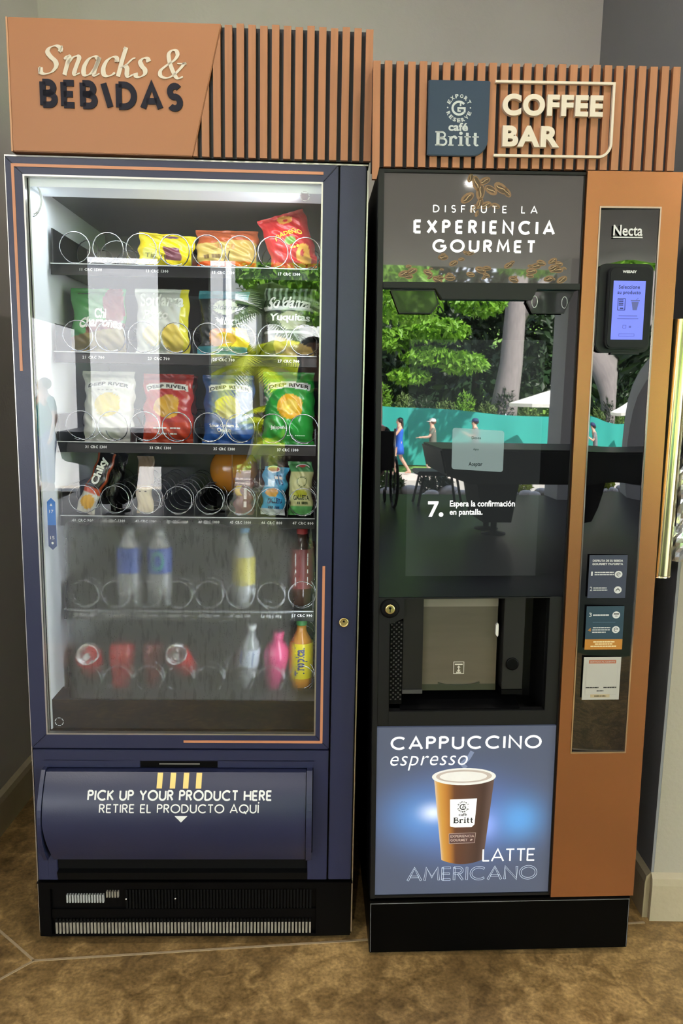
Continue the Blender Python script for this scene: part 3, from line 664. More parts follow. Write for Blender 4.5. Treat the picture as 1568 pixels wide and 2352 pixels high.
# moulded brow below the header and the two lamp housings
b = MB(); b.prism([(.0125, 1.5835), (.0125, 1.571), (.122, 1.571), (.137, 1.549), (.328, 1.549), (.338, 1.571), (.430, 1.571), (.430, 1.5835)], -.016, -.0008); b.build('brow_trim', M_frame, CM, bevel=.001)
for side in (0, 1):
    P = [(.029, 1.567), (.048, 1.5205), (.115, 1.5205), (.130, 1.541), (.121, 1.567)] if not side else [(.325, 1.561), (.318, 1.545), (.331, 1.5225), (.398, 1.5225), (.417, 1.5665), (.328, 1.5675)]
    b = MB(); b.prism(P, -.0105, -.0009); lh = b.build('lamp_housing', M_smoke, CM, bevel=.0012)
    q = MB(); k = [(x, -.0109, z) for x, z in P]; n = len(P)
    ribbon(q, P, .0022, -.0107, .0006, closed=True); q.build('housing_rim', M_frame, lh)
    if side:
        for px, pz, rx in ((.335, 1.546, .006), (.399, 1.545, .006)):
            q = MB(); ribbon(q, arc(px, pz, rx, .012, 0, 360, 16)[:-1], .0014, -.0108, .0003, closed=True); q.build('lamp_reflector', mat('lamp_silver', (.45, .46, .47), .2, metal=.8), lh)

# screen area in the door glass
M_screen = mat('lcd_screen', (.004, .004, .004), .012, spec=.8, ior=1.7, emit=(.016, .018, .018), emit_s=1, noise=.02)
b = MB(); b.box(.0715, .3655, -.0013, -.0005, .948, 1.467); SCR = b.build('display_screen', M_screen, GL)
M_lcdw = mat('lcd_white', (.7, .7, .7), .2, emit=(1, 1, 1), emit_s=.75); M_card = mat('lcd_card', (.10, .12, .12), .03, spec=.7, emit=(.20, .27, .27), emit_s=.6); M_lcdk = mat('lcd_dark', (.01, .012, .012), .1)
b = MB(); q = [(.119, 1.1175), (.142, 1.1175), (.142, 1.113), (.128, 1.0825), (.1205, 1.0825), (.1335, 1.1105), (.119, 1.1105)]
b.prism(q[::-1], -.00165, -.0014); b.ball((.1485, -.0015, 1.0875), (.0052, .0002, .0052), 16, 6); b.build('lettering', M_lcdw, SCR)
text('lettering', 'Espera la confirmaci\u00f3n', (.1675, .3125, 1.1015, 1.1190), M_lcdw, SCR, -.00155, bold=.018)
text('lettering', 'en pantalla.', (.1675, .241, 1.0830, 1.1000), M_lcdw, SCR, -.00155, bold=.018)
def rrect(x0, x1, z0, z1, r, n=5):
    return arc(x1-r, z1-r, r, r, 0, 90, n)+arc(x0+r, z1-r, r, r, 90, 180, n)+arc(x0+r, z0+r, r, r, 180, 270, n)+arc(x1-r, z0+r, r, r, 270, 360, n)
b = MB(); b.prism(rrect(.1690, .2830, 1.1855, 1.2760, .006), -.0017, -.0014)
for v in range(len(b.v)): x, y, z = b.v[v]; b.v[v] = (x, y, z-(x-.226)*.06)
CARD = b.build('dialog_card', M_card, SCR); text('lettering', 'Aceptar', (.2065, .237, 1.1930, 1.2045), M_lcdk, CARD, -.00180, bold=.015)
text('lettering', 'Desea', (.2115, .232, 1.2545, 1.2605), M_lcdk, CARD, -.00180, bold=.01); text('lettering', 'Apto', (.2155, .228, 1.229, 1.2345), M_lcdk, CARD, -.00180, bold=.01)

# key lock
b = MB(); b.lathe([(.0215, -.001), (.0215, -.008), (.018, -.0105), (.0125, -.0105)], 28, (.0373, 0, .8745), 'y'); KL = b.build('lock', M_blackm, CM)
b = MB(); b.lathe([(.0112, -.010), (.0112, -.0135), (.009, -.0145)], 24, (.0373, 0, .8745), 'y'); KB = b.build('lock_barrel', M_brass, KL)
b = MB(); b.box(.0363, .0383, -.0152, -.0143, .868, .876); b.ball((.0373, -.0147, .8775), (.003, .0006, .003), 10, 6); b.build('keyhole', M_black, KB)

# dispensing bay: plate with a window, deep recess, pillars, sliding door
b = MB(); P0 = [(.0120, .5945), (.4306, .5945), (.4306, .8985), (.0120, .8985)]; W0 = [(.0405, .628), (.402, .628), (.400, .8955), (.0705, .8955), (.0690, .850), (.0400, .838)]
b.box(.012, .038, -.002, .02, .5945, .8985); b.box(.402, .4306, -.002, .02, .5945, .8985); b.box(.038, .402, -.002, .02, .5945, .628); b.box(.038, .402, -.002, .02, .8955, .8985)
b.prism([(.038, .836), (.070, .850), (.070, .8955), (.038, .8955)], -.002, .02); BAY = b.build('bay_plate', M_frame, CM, bevel=.001)
b = MB(); b.box(.03, .41, .155, .16, .60, .90); b.box(.028, .03, .02, .155, .60, .90); b.box(.41, .412, .02, .155, .60, .90); b.box(.03, .41, .02, .155, .598, .60); b.box(.03, .41, .02, .155, .8985, .9005); b.build('bay_recess', mat('recess_black', (.005, .005, .005), .5), BAY)
b = MB(); b.prism_x([(.006, .63), (.125, .675), (.125, .63)], .066, .345); b.build('bay_ledge', M_black, BAY)
b = MB(); b.box(.0705, .1165, .012, .10, .676, .8955); b.build('bay_pillar', M_pillar, BAY, bevel=.001)
b = MB(); b.box(.0405, .0695, .014, .10, .640, .84)
b.build('perforated_cheek', M_black, BAY)
b = MB()
for i in range(5):
    for j in range(17): b.box(.0425+.0056*i, .0462+.0056*i, .0125, .0142, .650+.0112*j+(i % 2)*.005, .6535+.0112*j+(i % 2)*.005)
b.build('perforation_pattern', mat('cheek_grey', (.035, .034, .033), .4), BAY)
b = MB(); b.box(.0702, .1165, .008, .05, .667, .676); b.build('pillar_foot', mat('foot_grey', (.05, .05, .05), .35), BAY)
b = MB(); b.box(.3010, .3490, .008, .10, .676, .8955); RP = b.build('bay_pillar', mat('bay_pillar_grey', (.014, .0135, .0125), .45, spec=.25), BAY, bevel=.001)
b = MB(); b.box(.3005, .3492, .006, .05, .664, .675); b.build('pillar_foot', M_black, BAY)
b = MB(); b.lathe([(.0148, .008), (.0148, .0045), (.0125, .0040)], 24, (.3235, 0, .7375), 'y'); b.build('round_sensor', M_black, RP)
b = MB(); b.box(.1185, .2915, .030, .034, .6665, .8950); BD = b.build('bay_door', M_beige, BAY)
b = MB(); b.box(.1185, .2915, .0285, .030, .8685, .8950); b.build('door_top_rail', mat('bay_rail', (.2, .18, .14), .25, noise=.05), BD)
b = MB(); b.box(.1185, .2915, .0285, .030, .6665, .681); ribbon(b, arc(.2050, .690, .052, .012, 200, 340, 12), .0035, .0285, .003); b.build('door_lip', mat('bay_lip', (.035, .042, .028), .2), BD)
b = MB(); b.prism([(.2865, .803), (.2905, .797), (.2925, .801), (.2925, .826), (.2905, .8305), (.2865, .826)], .022, .0285); b.build('door_handle', M_white, BD)
b = MB(); M_ic = mat('icon_cream', (.62, .58, .50), .4)
b.frame(.1915, .2165, .706, .7355, (.0012, .0012), .0288, .0298); b.box(.195, .213, .0286, .0298, .728, .7305); b.box(.2030, .2052, .0286, .0298, .712, .724); b.box(.1985, .2096, .0286, .0298, .7085, .711)
b.prism([(.2000, .7215), (.2041, .7262), (.2082, .7215)], .0286, .0298); b.prism([(.2000, .7155), (.2082, .7155), (.2041, .7105)], .0286, .0298); b.build('cup_icon', M_ic, BD)

# ---- backlit drinks poster
def poster_material():
    m = mat('poster_blue', (.1, .14, .25), .15, spec=.5); n, l = m.node_tree.nodes, m.node_tree.links; p = n['Principled BSDF']
    for k in list(p.inputs['Base Color'].links): l.remove(k)
    tc = n.new('ShaderNodeTexCoord'); sp = n.new('ShaderNodeSeparateXYZ'); l.new(tc.outputs['Object'], sp.inputs[0])
    def glow(cx, cz, sx, sz, pw):
        vs = []
        for ax, c, s in (('X', cx, sx), ('Z', cz, sz)):
            a = n.new('ShaderNodeMath'); a.operation = 'SUBTRACT'; a.inputs[1].default_value = c; l.new(sp.outputs[ax], a.inputs[0])
            d = n.new('ShaderNodeMath'); d.operation = 'DIVIDE'; d.inputs[1].default_value = s; l.new(a.outputs[0], d.inputs[0])
            q = n.new('ShaderNodeMath'); q.operation = 'MULTIPLY'; l.new(d.outputs[0], q.inputs[0]); l.new(d.outputs[0], q.inputs[1]); vs.append(q.outputs[0])
        s = n.new('ShaderNodeMath'); s.operation = 'ADD'; l.new(vs[0], s.inputs[0]); l.new(vs[1], s.inputs[1])
        g = n.new('ShaderNodeMath'); g.operation = 'MULTIPLY'; g.inputs[1].default_value = -1; l.new(s.outputs[0], g.inputs[0])
        e = n.new('ShaderNodeMath'); e.operation = 'EXPONENT'; l.new(g.outputs[0], e.inputs[0])
        w = n.new('ShaderNodeMath'); w.operation = 'MULTIPLY'; w.inputs[1].default_value = pw; l.new(e.outputs[0], w.inputs[0]); return w.outputs[0]
    last = None; base = (.066, .078, .118, 1)
    for g, col in ((glow(.22, .36, .135, .09, .75), (.105, .20, .56, 1)), (glow(.355, .355, .05, .05, .7), (.10, .32, .70, 1)), (glow(.12, .365, .075, .06, .6), (.10, .27, .62, 1)), (glow(.148, .375, .028, .020, .9), (.62, .68, .85, 1)), (glow(.27, .34, .03, .035, .7), (.26, .36, .82, 1))):
        x = n.new('ShaderNodeMix'); x.data_type = 'RGBA'; l.new(g, x.inputs[0]); x.inputs[7].default_value = col
        if last is None: x.inputs[6].default_value = base
        else: l.new(last, x.inputs[6])
        last = x.outputs[2]
    l.new(last, p.inputs['Base Color']); l.new(last, p.inputs['Emission Color']); p.inputs['Emission Strength'].default_value = .62
    return m
b = MB(); b.box(.0120, .4306, -.001, .02, .1655, .5890); AD = b.build('drinks_poster', poster_material(), CM)
caps('lettering', 'CAPPUCCINO', (.0436, .398, .5345, .5660), M_whiteglow, AD, -.0016, w=.17, gap=.34)
text('lettering', 'espresso', (.0444, .2253, .4830, .5185), M_whiteglow, AD, -.0018, shear=.25, space=1.08, bold=-.008)
caps('lettering', 'LATTE', (.2679, .3951, .2478, .2805), M_whiteglow, AD, -.0022, w=.11, gap=.18)
caps('lettering', 'AMERICANO', (.0881, .4015, .2000, .2350), mat('pale_blue_line', (.5, .56, .66), .4, emit=(.5, .6, .75), emit_s=.6), AD, -.0018, w=.13, gap=.22, outline=True)
# printed paper cup
b = MB(); n = 16; zt, zb_ = .462, .2535
L = [(.1475, zt), (.170, zb_)]; Rr = [(.290, zt), (.2705, zb_)]
cols = []; K = 24; vs = []; fs = []
for j in range(13):
    t = j/12
    for i in range(K+1):
        s = i/K; x0 = L[0][0]+(L[1][0]-L[0][0])*t; x1 = Rr[0][0]+(Rr[1][0]-Rr[0][0])*t; sag = -.012*(1-(2*s-1)**2)*(.9+.1*t)
        vs.append((x0+(x1-x0)*s, -.0013, zt+(zb_-zt)*t+sag)); cols.append(s)
for j in range(12):
    for i in range(K): a = j*(K+1)+i; fs.append((a+K+1, a+K+2, a+1, a))
b.add(vs, fs); CUP = b.build('paper_cup_print', mat('cup_print', (1, 1, 1), .3, attr='Print', noise=.05, emit=(.25, .14, .08), emit_s=.03), AD)
ca = CUP.data.color_attributes.new('Print', 'FLOAT_COLOR', 'POINT')
def ramp(s, st):
    for (a, ca_), (c, cb) in zip(st[:-1], st[1:]):
        if s <= c: t = (s-a)/(c-a+1e-9); return tuple(x+(y-x)*t for x, y in zip(ca_, cb))
    return st[-1][1]
CST = [(0, (.80, .62, .48)), (.05, (.78, .40, .09)), (.20, (.60, .24, .05)), (.34, (.15, .06, .035)), (.6, (.12, .06, .045)), (.85, (.075, .042, .036)), (1, (.16, .10, .09))]
for i, s in enumerate(cols): ca.data[i].color = (*ramp(s, CST), 1)
b = MB(); b.add([(x, -.0016, z) for x, z in arc(.2180, .4655, .0755, .0215, 0, 360, 32)[:-1]], [tuple(range(32))]); b.build('cup_rim_print', mat('cup_rim', (.72, .70, .68), .4, emit=(.8, .8, .8), emit_s=.3), AD)
b = MB(); b.add([(x, -.0019, z) for x, z in arc(.2180, .4665, .0660, .0165, 0, 360, 32)[:-1]], [tuple(range(32))]); b.build('foam_print', mat('foam', (.50, .42, .38), .4, noise=.2, nscale=50, emit=(.5, .42, .38), emit_s=.3), AD)
b = MB(); b.add([(x, -.0021, z) for x, z in arc(.2165, .4660, .0560, .0125, 0, 360, 32)[:-1]], [tuple(range(32))]); b.build('milk_print', mat('milk', (.72, .69, .67), .4, noise=.1, nscale=40, emit=(.8, .78, .75), emit_s=.3), AD)
b = MB(); ribbon(b, spline([(.222, .487), (.214, .498), (.226, .510), (.236, .528)]), .010, -.0014); b.build('steam_print', mat('steam', (.16, .19, .30), .4, emit=(.2, .25, .4), emit_s=.4), AD)
b = MB(); b.add([(x, -.0016, z) for x, z in [(.1865, .408), (.1885, .340), (.200, .337), (.2400, .3375), (.2465, .344), (.2505, .410)]], [(0, 1, 2, 3, 4, 5)]); LB = b.build('cup_label_print', mat('label_white', (.80, .80, .80), .4, emit=(1, 1, 1), emit_s=.4), AD)
M_ink = mat('ink_dark', (.02, .018, .018), .5, noise=.05)
def logo(parent, cx, cz, R, m, y, name='lettering', ring=True):
    b = MB(); ribbon(b, arc(cx, cz, R*.46, R*.42, 40, 320, 16), R*.15, y); ribbon(b, [(cx-R*.12, cz), (cx+R*.40, cz), (cx+R*.40, cz-R*.28)], R*.13, y); ribbon(b, [(cx-R*.06, cz), (cx-R*.06, cz-R*.18), (cx+R*.12, cz-R*.2)], R*.10, y); ribbon(b, [(cx+R*.10, cz+R*.36), (cx+R*.10, cz+R*.14)], R*.11, y)
    b.build(name, m, parent)
    if ring:
        b = MB()
        for s, a0, a1, flip in (('EXPORT', 150, 30, 1), ('RESERVE', 205, 335, -1)):
            N = len(s)
            for i, ch in enumerate(s):
                a = math.radians(a0+(a1-a0)*i/(N-1)); v, f = text_mesh(ch, (-R*.12, R*.12, -R*.13, R*.13), bold=.04, res=2)
                rr = R*.80; th = a-math.pi/2 if flip == 1 else a+math.pi/2; c, s2 = math.cos(th), math.sin(th)
                b.add([(cx+rr*math.cos(a)+x*c-z*s2, y, cz+rr*math.sin(a)+x*s2+z*c) for x, z in v], f)
        for a in (178, 2): b.add([(x, y, z) for x, z in arc(cx+R*.80*math.cos(math.radians(a)), cz+R*.8*math.sin(math.radians(a)), R*.05, R*.05, 0, 360, 8)[:-1]], [tuple(range(8))])
        b.build(name, m, parent)
logo(LB, .2180, .3890, .0155, M_ink, -.0018); text('lettering', 'caf\u00e9', (.208, .2275, .366, .3735), M_ink, LB, -.0018, bold=.02)
def slabs(b, letters, x0, x1, zb, h, y, depth=0):
    """heavy bracketed slab letters B r i t t"""
    W = {'B': .82, 'r': .62, 'i': .36, 't': .48}; gap = .06; tot = sum(W[c] for c in letters)+gap*(len(letters)-1); sx = (x1-x0)/tot; x = x0
    for c in letters:
        def S(pts, w): ribbon(b, [(x+a*sx, zb+q*h) for a, q in pts], w*h, y, depth)
        def Bx(a0, a1, q0, q1): b.add([(x+a*sx, y-depth, zb+q*h) for a, q in ((a0, q0), (a1, q0), (a1, q1), (a0, q1))], [(0, 1, 2, 3)])
        if c == 'B':
            Bx(.08, .30, 0, 1); Bx(0, .45, 0, .09); Bx(0, .45, .91, 1)
            S([(.28, .94), (.45, .94)]+arc(.46, .75, .20, .19, 90, -90, 8)+[(.28, .53)], .13); S([(.28, .51), (.5, .51)]+arc(.52, .28, .24, .23, 90, -90, 8)+[(.28, .06)], .14)
        elif c == 'r': Bx(.08, .27, 0, .68); Bx(0, .38, 0, .09); Bx(0, .2, .6, .68); S(arc(.42, .45, .2, .2, 160, 60, 6), .14); b.add([(x+a*sx, y-depth, zb+q*h) for a, q in arc(.52, .56, .1, .1, 0, 360, 10)[:-1]], [tuple(range(10))])
        elif c == 'i': Bx(.09, .28, 0, .68); Bx(0, .37, 0, .09); Bx(0, .2, .6, .68); b.add([(x+a*sx, y-depth, zb+q*h) for a, q in arc(.18, .88, .12, .12, 0, 360, 12)[:-1]], [tuple(range(12))])
        else: Bx(.10, .29, .12, .92); Bx(0, .44, .6, .69); S(arc(.30, .16, .12, .12, 180, 330, 8), .12)
        x += (W[c]+gap)*sx
b = MB(); slabs(b, 'Britt', .1955, .2435, .3480, .0145, -.0018); b.build('lettering', M_ink, LB)
b = MB(); b.add([(x, -.0015, z) for x, z in [(.1865, .321), (.1875, .2955), (.2480, .297), (.2500, .3225)]], [(0, 1, 2, 3)]); CB = b.build('cup_box_print', mat('cup_box', (.11, .055, .05), .4, emit=(.1, .05, .05), emit_s=.2), AD)
M_pk = mat('pale_line', (.55, .42, .38), .4, emit=(.5, .4, .36), emit_s=.3)
b = MB(); ribbon(b, [(.1865, .321), (.1875, .2955), (.2480, .297), (.2500, .3225)], .0009, -.0018, closed=True); b.build('box_outline', M_pk, CB)
text('lettering', 'EXPERIENCIA', (.190, .247, .311, .3175), M_pk, CB, -.0018, bold=.015); text('lettering', 'GOURMET', (.190, .231, .301, .3075), M_pk, CB, -.0018, bold=.015); b = MB(); bean(b, .240, .3045, .0035, .6, y=-.0018); b.build('cup_bean_print', M_pk, CB)

# ---- copper fascia, inset black strip with gilded edge
b = MB(); X0, X1, Z0, Z1, ix0, ix1, iz0, iz1 = .4345, .6355, .158, 1.8105, .4628, .5945, .5250, 1.7410
b.box(X0, ix0, -.012, .02, Z0, Z1); b.box(ix1, X1, -.012, .02, Z0, Z1); b.box(ix0, ix1, -.012, .02, Z0, iz0); b.box(ix0, ix1, -.012, .02, iz1, Z1)
FA = b.build('copper_fascia', M_copper, CM)
b = MB(); b.frame(ix0+.0003, ix1-.0003, iz0+.0003, iz1-.0003, (.0030, .0034), -.0135, -.006); b.build('gilded_edge', M_chrome, FA)
b = MB(); N = 40
xs = [ix0+.003, ix1-.003]; vs = []; zs = [iz0+.003+(iz1-iz0-.006)*i/N for i in range(N+1)]
for z in zs:
    for k in range(7): u = k/6; vs.append((xs[0]+(xs[1]-xs[0])*u, -.0025-.0075*u+.0010*math.sin(z*9)*math.sin(u*3.1), z))
b.add(vs, [(i*7+k, i*7+k+1, (i+1)*7+k+1, (i+1)*7+k) for i in range(N) for k in range(6)], 0, True); b.box(xs[0], xs[1], .0, .02, iz0+.003, iz1-.003)
STP = b.build('control_strip', M_blackglass, FA)
M_wp = mat('print_white', (.6, .6, .6), .4)
text('lettering', 'Necta', (.4959, .5584, 1.6825, 1.7045), M_wp, STP, -.0100, bold=.018); b = MB(); b.box(.4962, .5590, -.0105, -.0095, 1.6780, 1.6803); b.build('lettering_underline', M_wp, STP)
# contactless reader
b = MB(); b.prism(rrect(.4668, .5850, 1.4415, 1.6250, .016), -.018, -.007); RD = b.build('card_reader', mat('reader_black', (.006, .006, .0075), .32, spec=.3, noise=.08), STP, bevel=.002)
b = MB(); b.prism(rrect(.4975, .5895, 1.4510, 1.6190, .013), -.032, -.018); RF = b.build('reader_face', mat('reader_face', (.008, .008, .010), .25, spec=.3, noise=.05), RD, bevel=.003); RF.location = (-.0130, 0, -.0025)
text('lettering', 'WEEASY', (.5250, .5552, 1.6060, 1.6115), M_wp, RF, -.0325, bold=.05)
b = MB(); b.box(.5075, .5755, -.0328, -.0318, 1.4700, 1.5905); RS = b.build('reader_screen', mat('reader_lcd', (.10, .12, .35), .15, emit=(.13, .17, .78), emit_s=1.0), RF)
M_lk = mat('lcd_ink', (.01, .012, .08), .4); M_lk2 = mat('lcd_ink_soft', (.05, .06, .28), .4, emit=(.08, .10, .45), emit_s=.5)
text('lettering', 'Seleccione', (.5185, .5635, 1.5740, 1.5820), M_lk, RS, -.0331, bold=.02, space=1.1); text('lettering', 'su producto', (.5165, .5660, 1.5610, 1.5705), M_lk, RS, -.0331, bold=.02, space=1.1)
b = MB(); b.frame(.5180, .5345, 1.5300, 1.5545, .0012, -.0333, -.0327)
for i in range(4): b.box(.5205, .5300, -.0333, -.0327, 1.5400+.0035*i, 1.5418+.0035*i)
b.box(.5235, .5305, -.0333, -.0327, 1.5330, 1.5355); b.build('machine_icon', M_lk, RS)
b = MB(); b.prism([(.5475, 1.5480), (.5510, 1.5305), (.5595, 1.5305), (.5630, 1.5480)], -.0333, -.0327); b.box(.5455, .565, -.0333, -.0327, 1.549, 1.5515); ribbon(b, [(.5575, 1.5515), (.5620, 1.5560)], .0010, -.0330); b.build('cup_icon', mat('lcd_icon_grey', (.06, .07, .2), .4, emit=(.08, .09, .30), emit_s=.5), RS)
b = MB(); b.box(.5215, .5615, -.0333, -.0327, 1.5180, 1.5195); b.box(.5190, .5640, -.0333, -.0327, 1.5125, 1.5140); b.frame(.5315, .5390, 1.4930, 1.5000, .0009, -.0333, -.0327); b.box(.5450, .5495, -.0333, -.0327, 1.4945, 1.4985); b.frame(.5240, .5575, 1.4765, 1.4825, .0008, -.0333, -.0327); b.build('small_print', M_lk2, RS)
b = MB(); b.box(.505, .565, -.016, -.008, 1.4375, 1.4425); b.build('reader_hood', M_frame, RD)
# three stickers
def sticker(nm, z0, z1, m, y=-.0112):
    b = MB(); b.box(.4835, .5700, y, y+.0006, z0, z1); return b.build(nm, m, STP)
M_st1 = mat('sticker_slate', (.028, .034, .066), .5, noise=.04); M_st2 = mat('sticker_teal', (.012, .04, .066), .5, noise=.04); M_or = mat('sticker_orange', (.42, .17, .02), .5, noise=.04); M_cr = mat('sticker_cream', (.42, .40, .36), .5, noise=.04)
Y2 = -.0115
def lines(parent, rows, m):
    b = MB()
    for x0, x1, z, h in rows:
        k = x0
        rr = random.Random(int(z*1e5))
        while k < x1: w = rr.uniform(.0035, .0085); b.box(k, min(k+w, x1), Y2-.0001, Y2+.0003, z, z+h); k += w+.0009
    b.build('small_print', m, parent)
def badge(parent, cx, cz, kind):
    b = MB(); b.add([(x, Y2, z) for x, z in arc(cx, cz, .0088, .0082, 0, 360, 24)[:-1]], [tuple(range(24))]); q = b.build('round_badge', M_wp, parent)
    b = MB()
    if kind == 0: ribbon(b, arc(cx, cz, .0042, .0040, 0, 300, 10), .0012, Y2-.0003); ribbon(b, [(cx-.003, cz), (cx+.003, cz+.001)], .001, Y2-.0003)
    elif kind == 1: ribbon(b, [(cx-.005, cz-.003), (cx, cz+.004), (cx+.005, cz-.003)], .0014, Y2-.0003); ribbon(b, [(cx-.004, cz+.001), (cx+.004, cz+.001)], .001, Y2-.0003)
    else: b.box(cx-.006, cx+.006, Y2-.0004, Y2-.0001, cz+.0012, cz+.0038); b.box(cx-.003, cx+.003, Y2-.0004, Y2-.0001, cz-.003, cz-.0018)
    b.build('badge_mark', M_ink, q)
s1 = sticker('instruction_sticker', .8975, .9965, M_st1)
text('lettering', 'DISFRUTA DE SU BEBIDA', (.491, .5600, .9815, .9865), M_wp, s1, Y2, bold=.03); text('lettering', 'GOURMET FAVORITA', (.4905, .5605, .9740, .9788), M_wp, s1, Y2, bold=.03)
text('lettering', '1', (.4890, .4925, .9495, .9590), M_wp, s1, Y2); text('lettering', '2', (.4880, .4935, .9145, .9240), M_wp, s1, Y2)
lines(s1, [(.497, .541, .9560, .0022), (.497, .541, .9508, .0022), (.496, .526, .9200, .0022), (.496, .528, .9150, .0022)], M_wp); badge(s1, .5515, .9525, 0); badge(s1, .5520, .9165, 1)
s2 = sticker('instruction_sticker', .8010, .8785, M_st2)
text('lettering', '3', (.4895, .4955, .8540, .8635), M_wp, s2, Y2, bold=.01); text('lettering', '4', (.4890, .4960, .8190, .8275), M_or, s2, Y2, bold=.02)
lines(s2, [(.499, .536, .8565, .0028), (.500, .540, .8270, .0022), (.499, .540, .8220, .0022), (.499, .530, .8165, .0022)], M_wp); badge(s2, .5520, .8580, 2); badge(s2, .5530, .8235, 0)
b = MB(); b.box(.499, .551, Y2-.0001, Y2+.0003, .8405, .8411); b.build('divider_line', mat('divider_blue', (.12, .2, .28), .5), s2)
s2b = sticker('orange_notice', .7765, .8008, M_or); lines(s2b, [(.503, .552, .7935, .0025), (.507, .547, .7885, .0022), (.497, .556, .7830, .0025)], mat('print_cream', (.8, .68, .4), .5))
s3 = sticker('paper_notice', .6560, .7585, M_cr)
b = MB(); b.box(.4955, .5585, Y2-.0001, Y2+.0003, .7435, .7515); b.build('red_banner', mat('banner_red', (.38, .12, .06), .5), s3); text('lettering', 'SERVICIO AL CLIENTE', (.4985, .5555, .7457, .7493), M_cr, s3, Y2-.0002, bold=.01)
b = MB(); ribbon(b, [(.4905, .744), (.4905, .668), (.5630, .668), (.5630, .744)], .0006, Y2); b.build('notice_outline', mat('notice_grey', (.35, .33, .31), .5), s3)
lines(s3, [(.4915, .521, .6842, .0028), (.5325, .5625, .6842, .0028), (.517, .533, .6765, .0018)], M_ink); b = MB(); b.box(.503, .548, Y2-.0001, Y2+.0003, .6615, .6690); b.build('gold_banner', mat('banner_gold', (.42, .33, .2), .5), s3); lines(s3, [(.512, .540, .6635, .0030)], M_ink)

# ---- low slatted sign above the coffee machine
b = MB(); b.box(.606, .632, .03, .06, 1.8095, 1.8175); b.build('sign_clip', M_white, CM)
CS = empty('header_sign', 'low slatted wood sign with blue logo plate and cream outline lettering above the coffee machine', 'sign', (.8063, -.0177, 0), (0, -.0139, .0394))
b = MB(); b.box(-.012, .606, .0, .05, 1.814, 2.012); b.build('slat_backing', M_slatback, CS)
b = MB(); p = .0236
for i in range(27):
    x0 = -.013+i*p; x1 = x0+.0148; t = .0006*((i*5) % 3-1)
    if i == 0: b.prism([(x0, 1.788), (x0+.009, 1.788), (x1, 1.812), (x1, 2.0135), (x0, 2.0135)], -.012, .0)
    elif x1 < .625: b.box(x0, x1, -.012, .0, 1.8125, 2.0135+t)
b.build('wood_slats', M_slat, CS)
M_blue = mat('logo_blue', (.018, .038, .070), .35, noise=.05)
b = MB(); b.prism([(.098, 1.833), (.182, 1.833)]+arc(.190, 1.866, .0325, .033, -80, 0, 8)+[(.2238, 1.977), (.098, 1.977)], -.020, -.0121); BP = b.build('logo_plate', M_blue, CS, bevel=.0015)
M_pale = mat('logo_pale', (.46, .49, .49), .45, noise=.02)
logo(BP, .1612, 1.9240, .0290, M_pale, -.0205)
text('lettering', 'caf\u00e9', (.1405, .1805, 1.8805, 1.8965), M_pale, BP, -.0205, bold=.03)
b = MB(); slabs(b, 'Britt', .1140, .2045, 1.8520, .0275, -.0205); b.build('lettering', M_pale, BP)
b = MB(); ribbon(b, [(.234, 1.9765), (.4775, 1.9765), (.4775, 1.862)]+arc(.4515, 1.862, .026, .0265, 0, -90, 8)[1:]+[(.235, 1.8355)], .0048, -.012, .008); b.build('sign_outline', M_cream, CS)
text('lettering', 'COFFEE', (.2496, .456, 1.9115, 1.9530), M_cream, CS, -.0121, depth=.010, bold=.045, space=1.12, res=8)
text('lettering', 'BAR', (.2517, .369, 1.8520, 1.8925), M_cream, CS, -.0121, depth=.010, bold=.045, space=1.12, res=8)

# ---- gold tube hanging on the wall end
GT = empty('wall_tube', 'shiny gold cup dispenser tube fixed to the wall end beside the coffee machine', 'dispenser tube', (1.4735, .085, .937))
b = MB(); nn = 40; rr = [.0255+.0004*math.sin(k*5) for k in range(nn)]
vs = [(rr[k]*math.cos(2*math.pi*k/nn), rr[k]*math.sin(2*math.pi*k/nn), z) for z in (0, .592) for k in range(nn)]; b.add(vs, [(k, (k+1) % nn, nn+(k+1) % nn, nn+k) for k in range(nn)], 0, True); b.add(vs[:nn], [tuple(range(nn-1, -1, -1))]); b.add(vs[nn:], [tuple(range(nn))])
b.build('tube', mat('gold_mirror', (.50, .44, .25), .2, metal=1, noise=.05, nscale=3, stretch=(8, 8, .3), bump=.15, bscale=5), GT)
b = MB(); b.lathe([(.0262, .0), (.0262, .004), (.0256, .004)], 32, cap=False); b.build('end_ring', M_chrome, GT)
b = MB(); b.box(.0, .03, -.004, .055, .10, .12); b.box(.0, .03, -.004, .055, .46, .48); b.build('wall_bracket', M_steel, GT)
b = MB(); rnd = random.Random(3); vs = []; nz, na = 34, 18
for i in range(nz):
    for k in range(na):
        a = math.pi*2*k/na; r = .026+.006*rnd.random()+.004*math.sin(i*.5); vs.append((r*.9*math.cos(a), r*.9*math.sin(a)*.7, .015+i*.0115))
b.add(vs, [(i*na+k, i*na+(k+1) % na, (i+1)*na+(k+1) % na, (i+1)*na+k) for i in range(nz-1) for k in range(na)])
PB = b.build('crinkled_sleeve', mat('crinkled_film', (.6, .6, .6), .18, metal=.75, noise=.5, nscale=80), None, (1.536, .108, .955)); tag(PB, 'crinkled silver plastic sleeve hanging on the wall behind the gold tube', 'plastic sleeve')
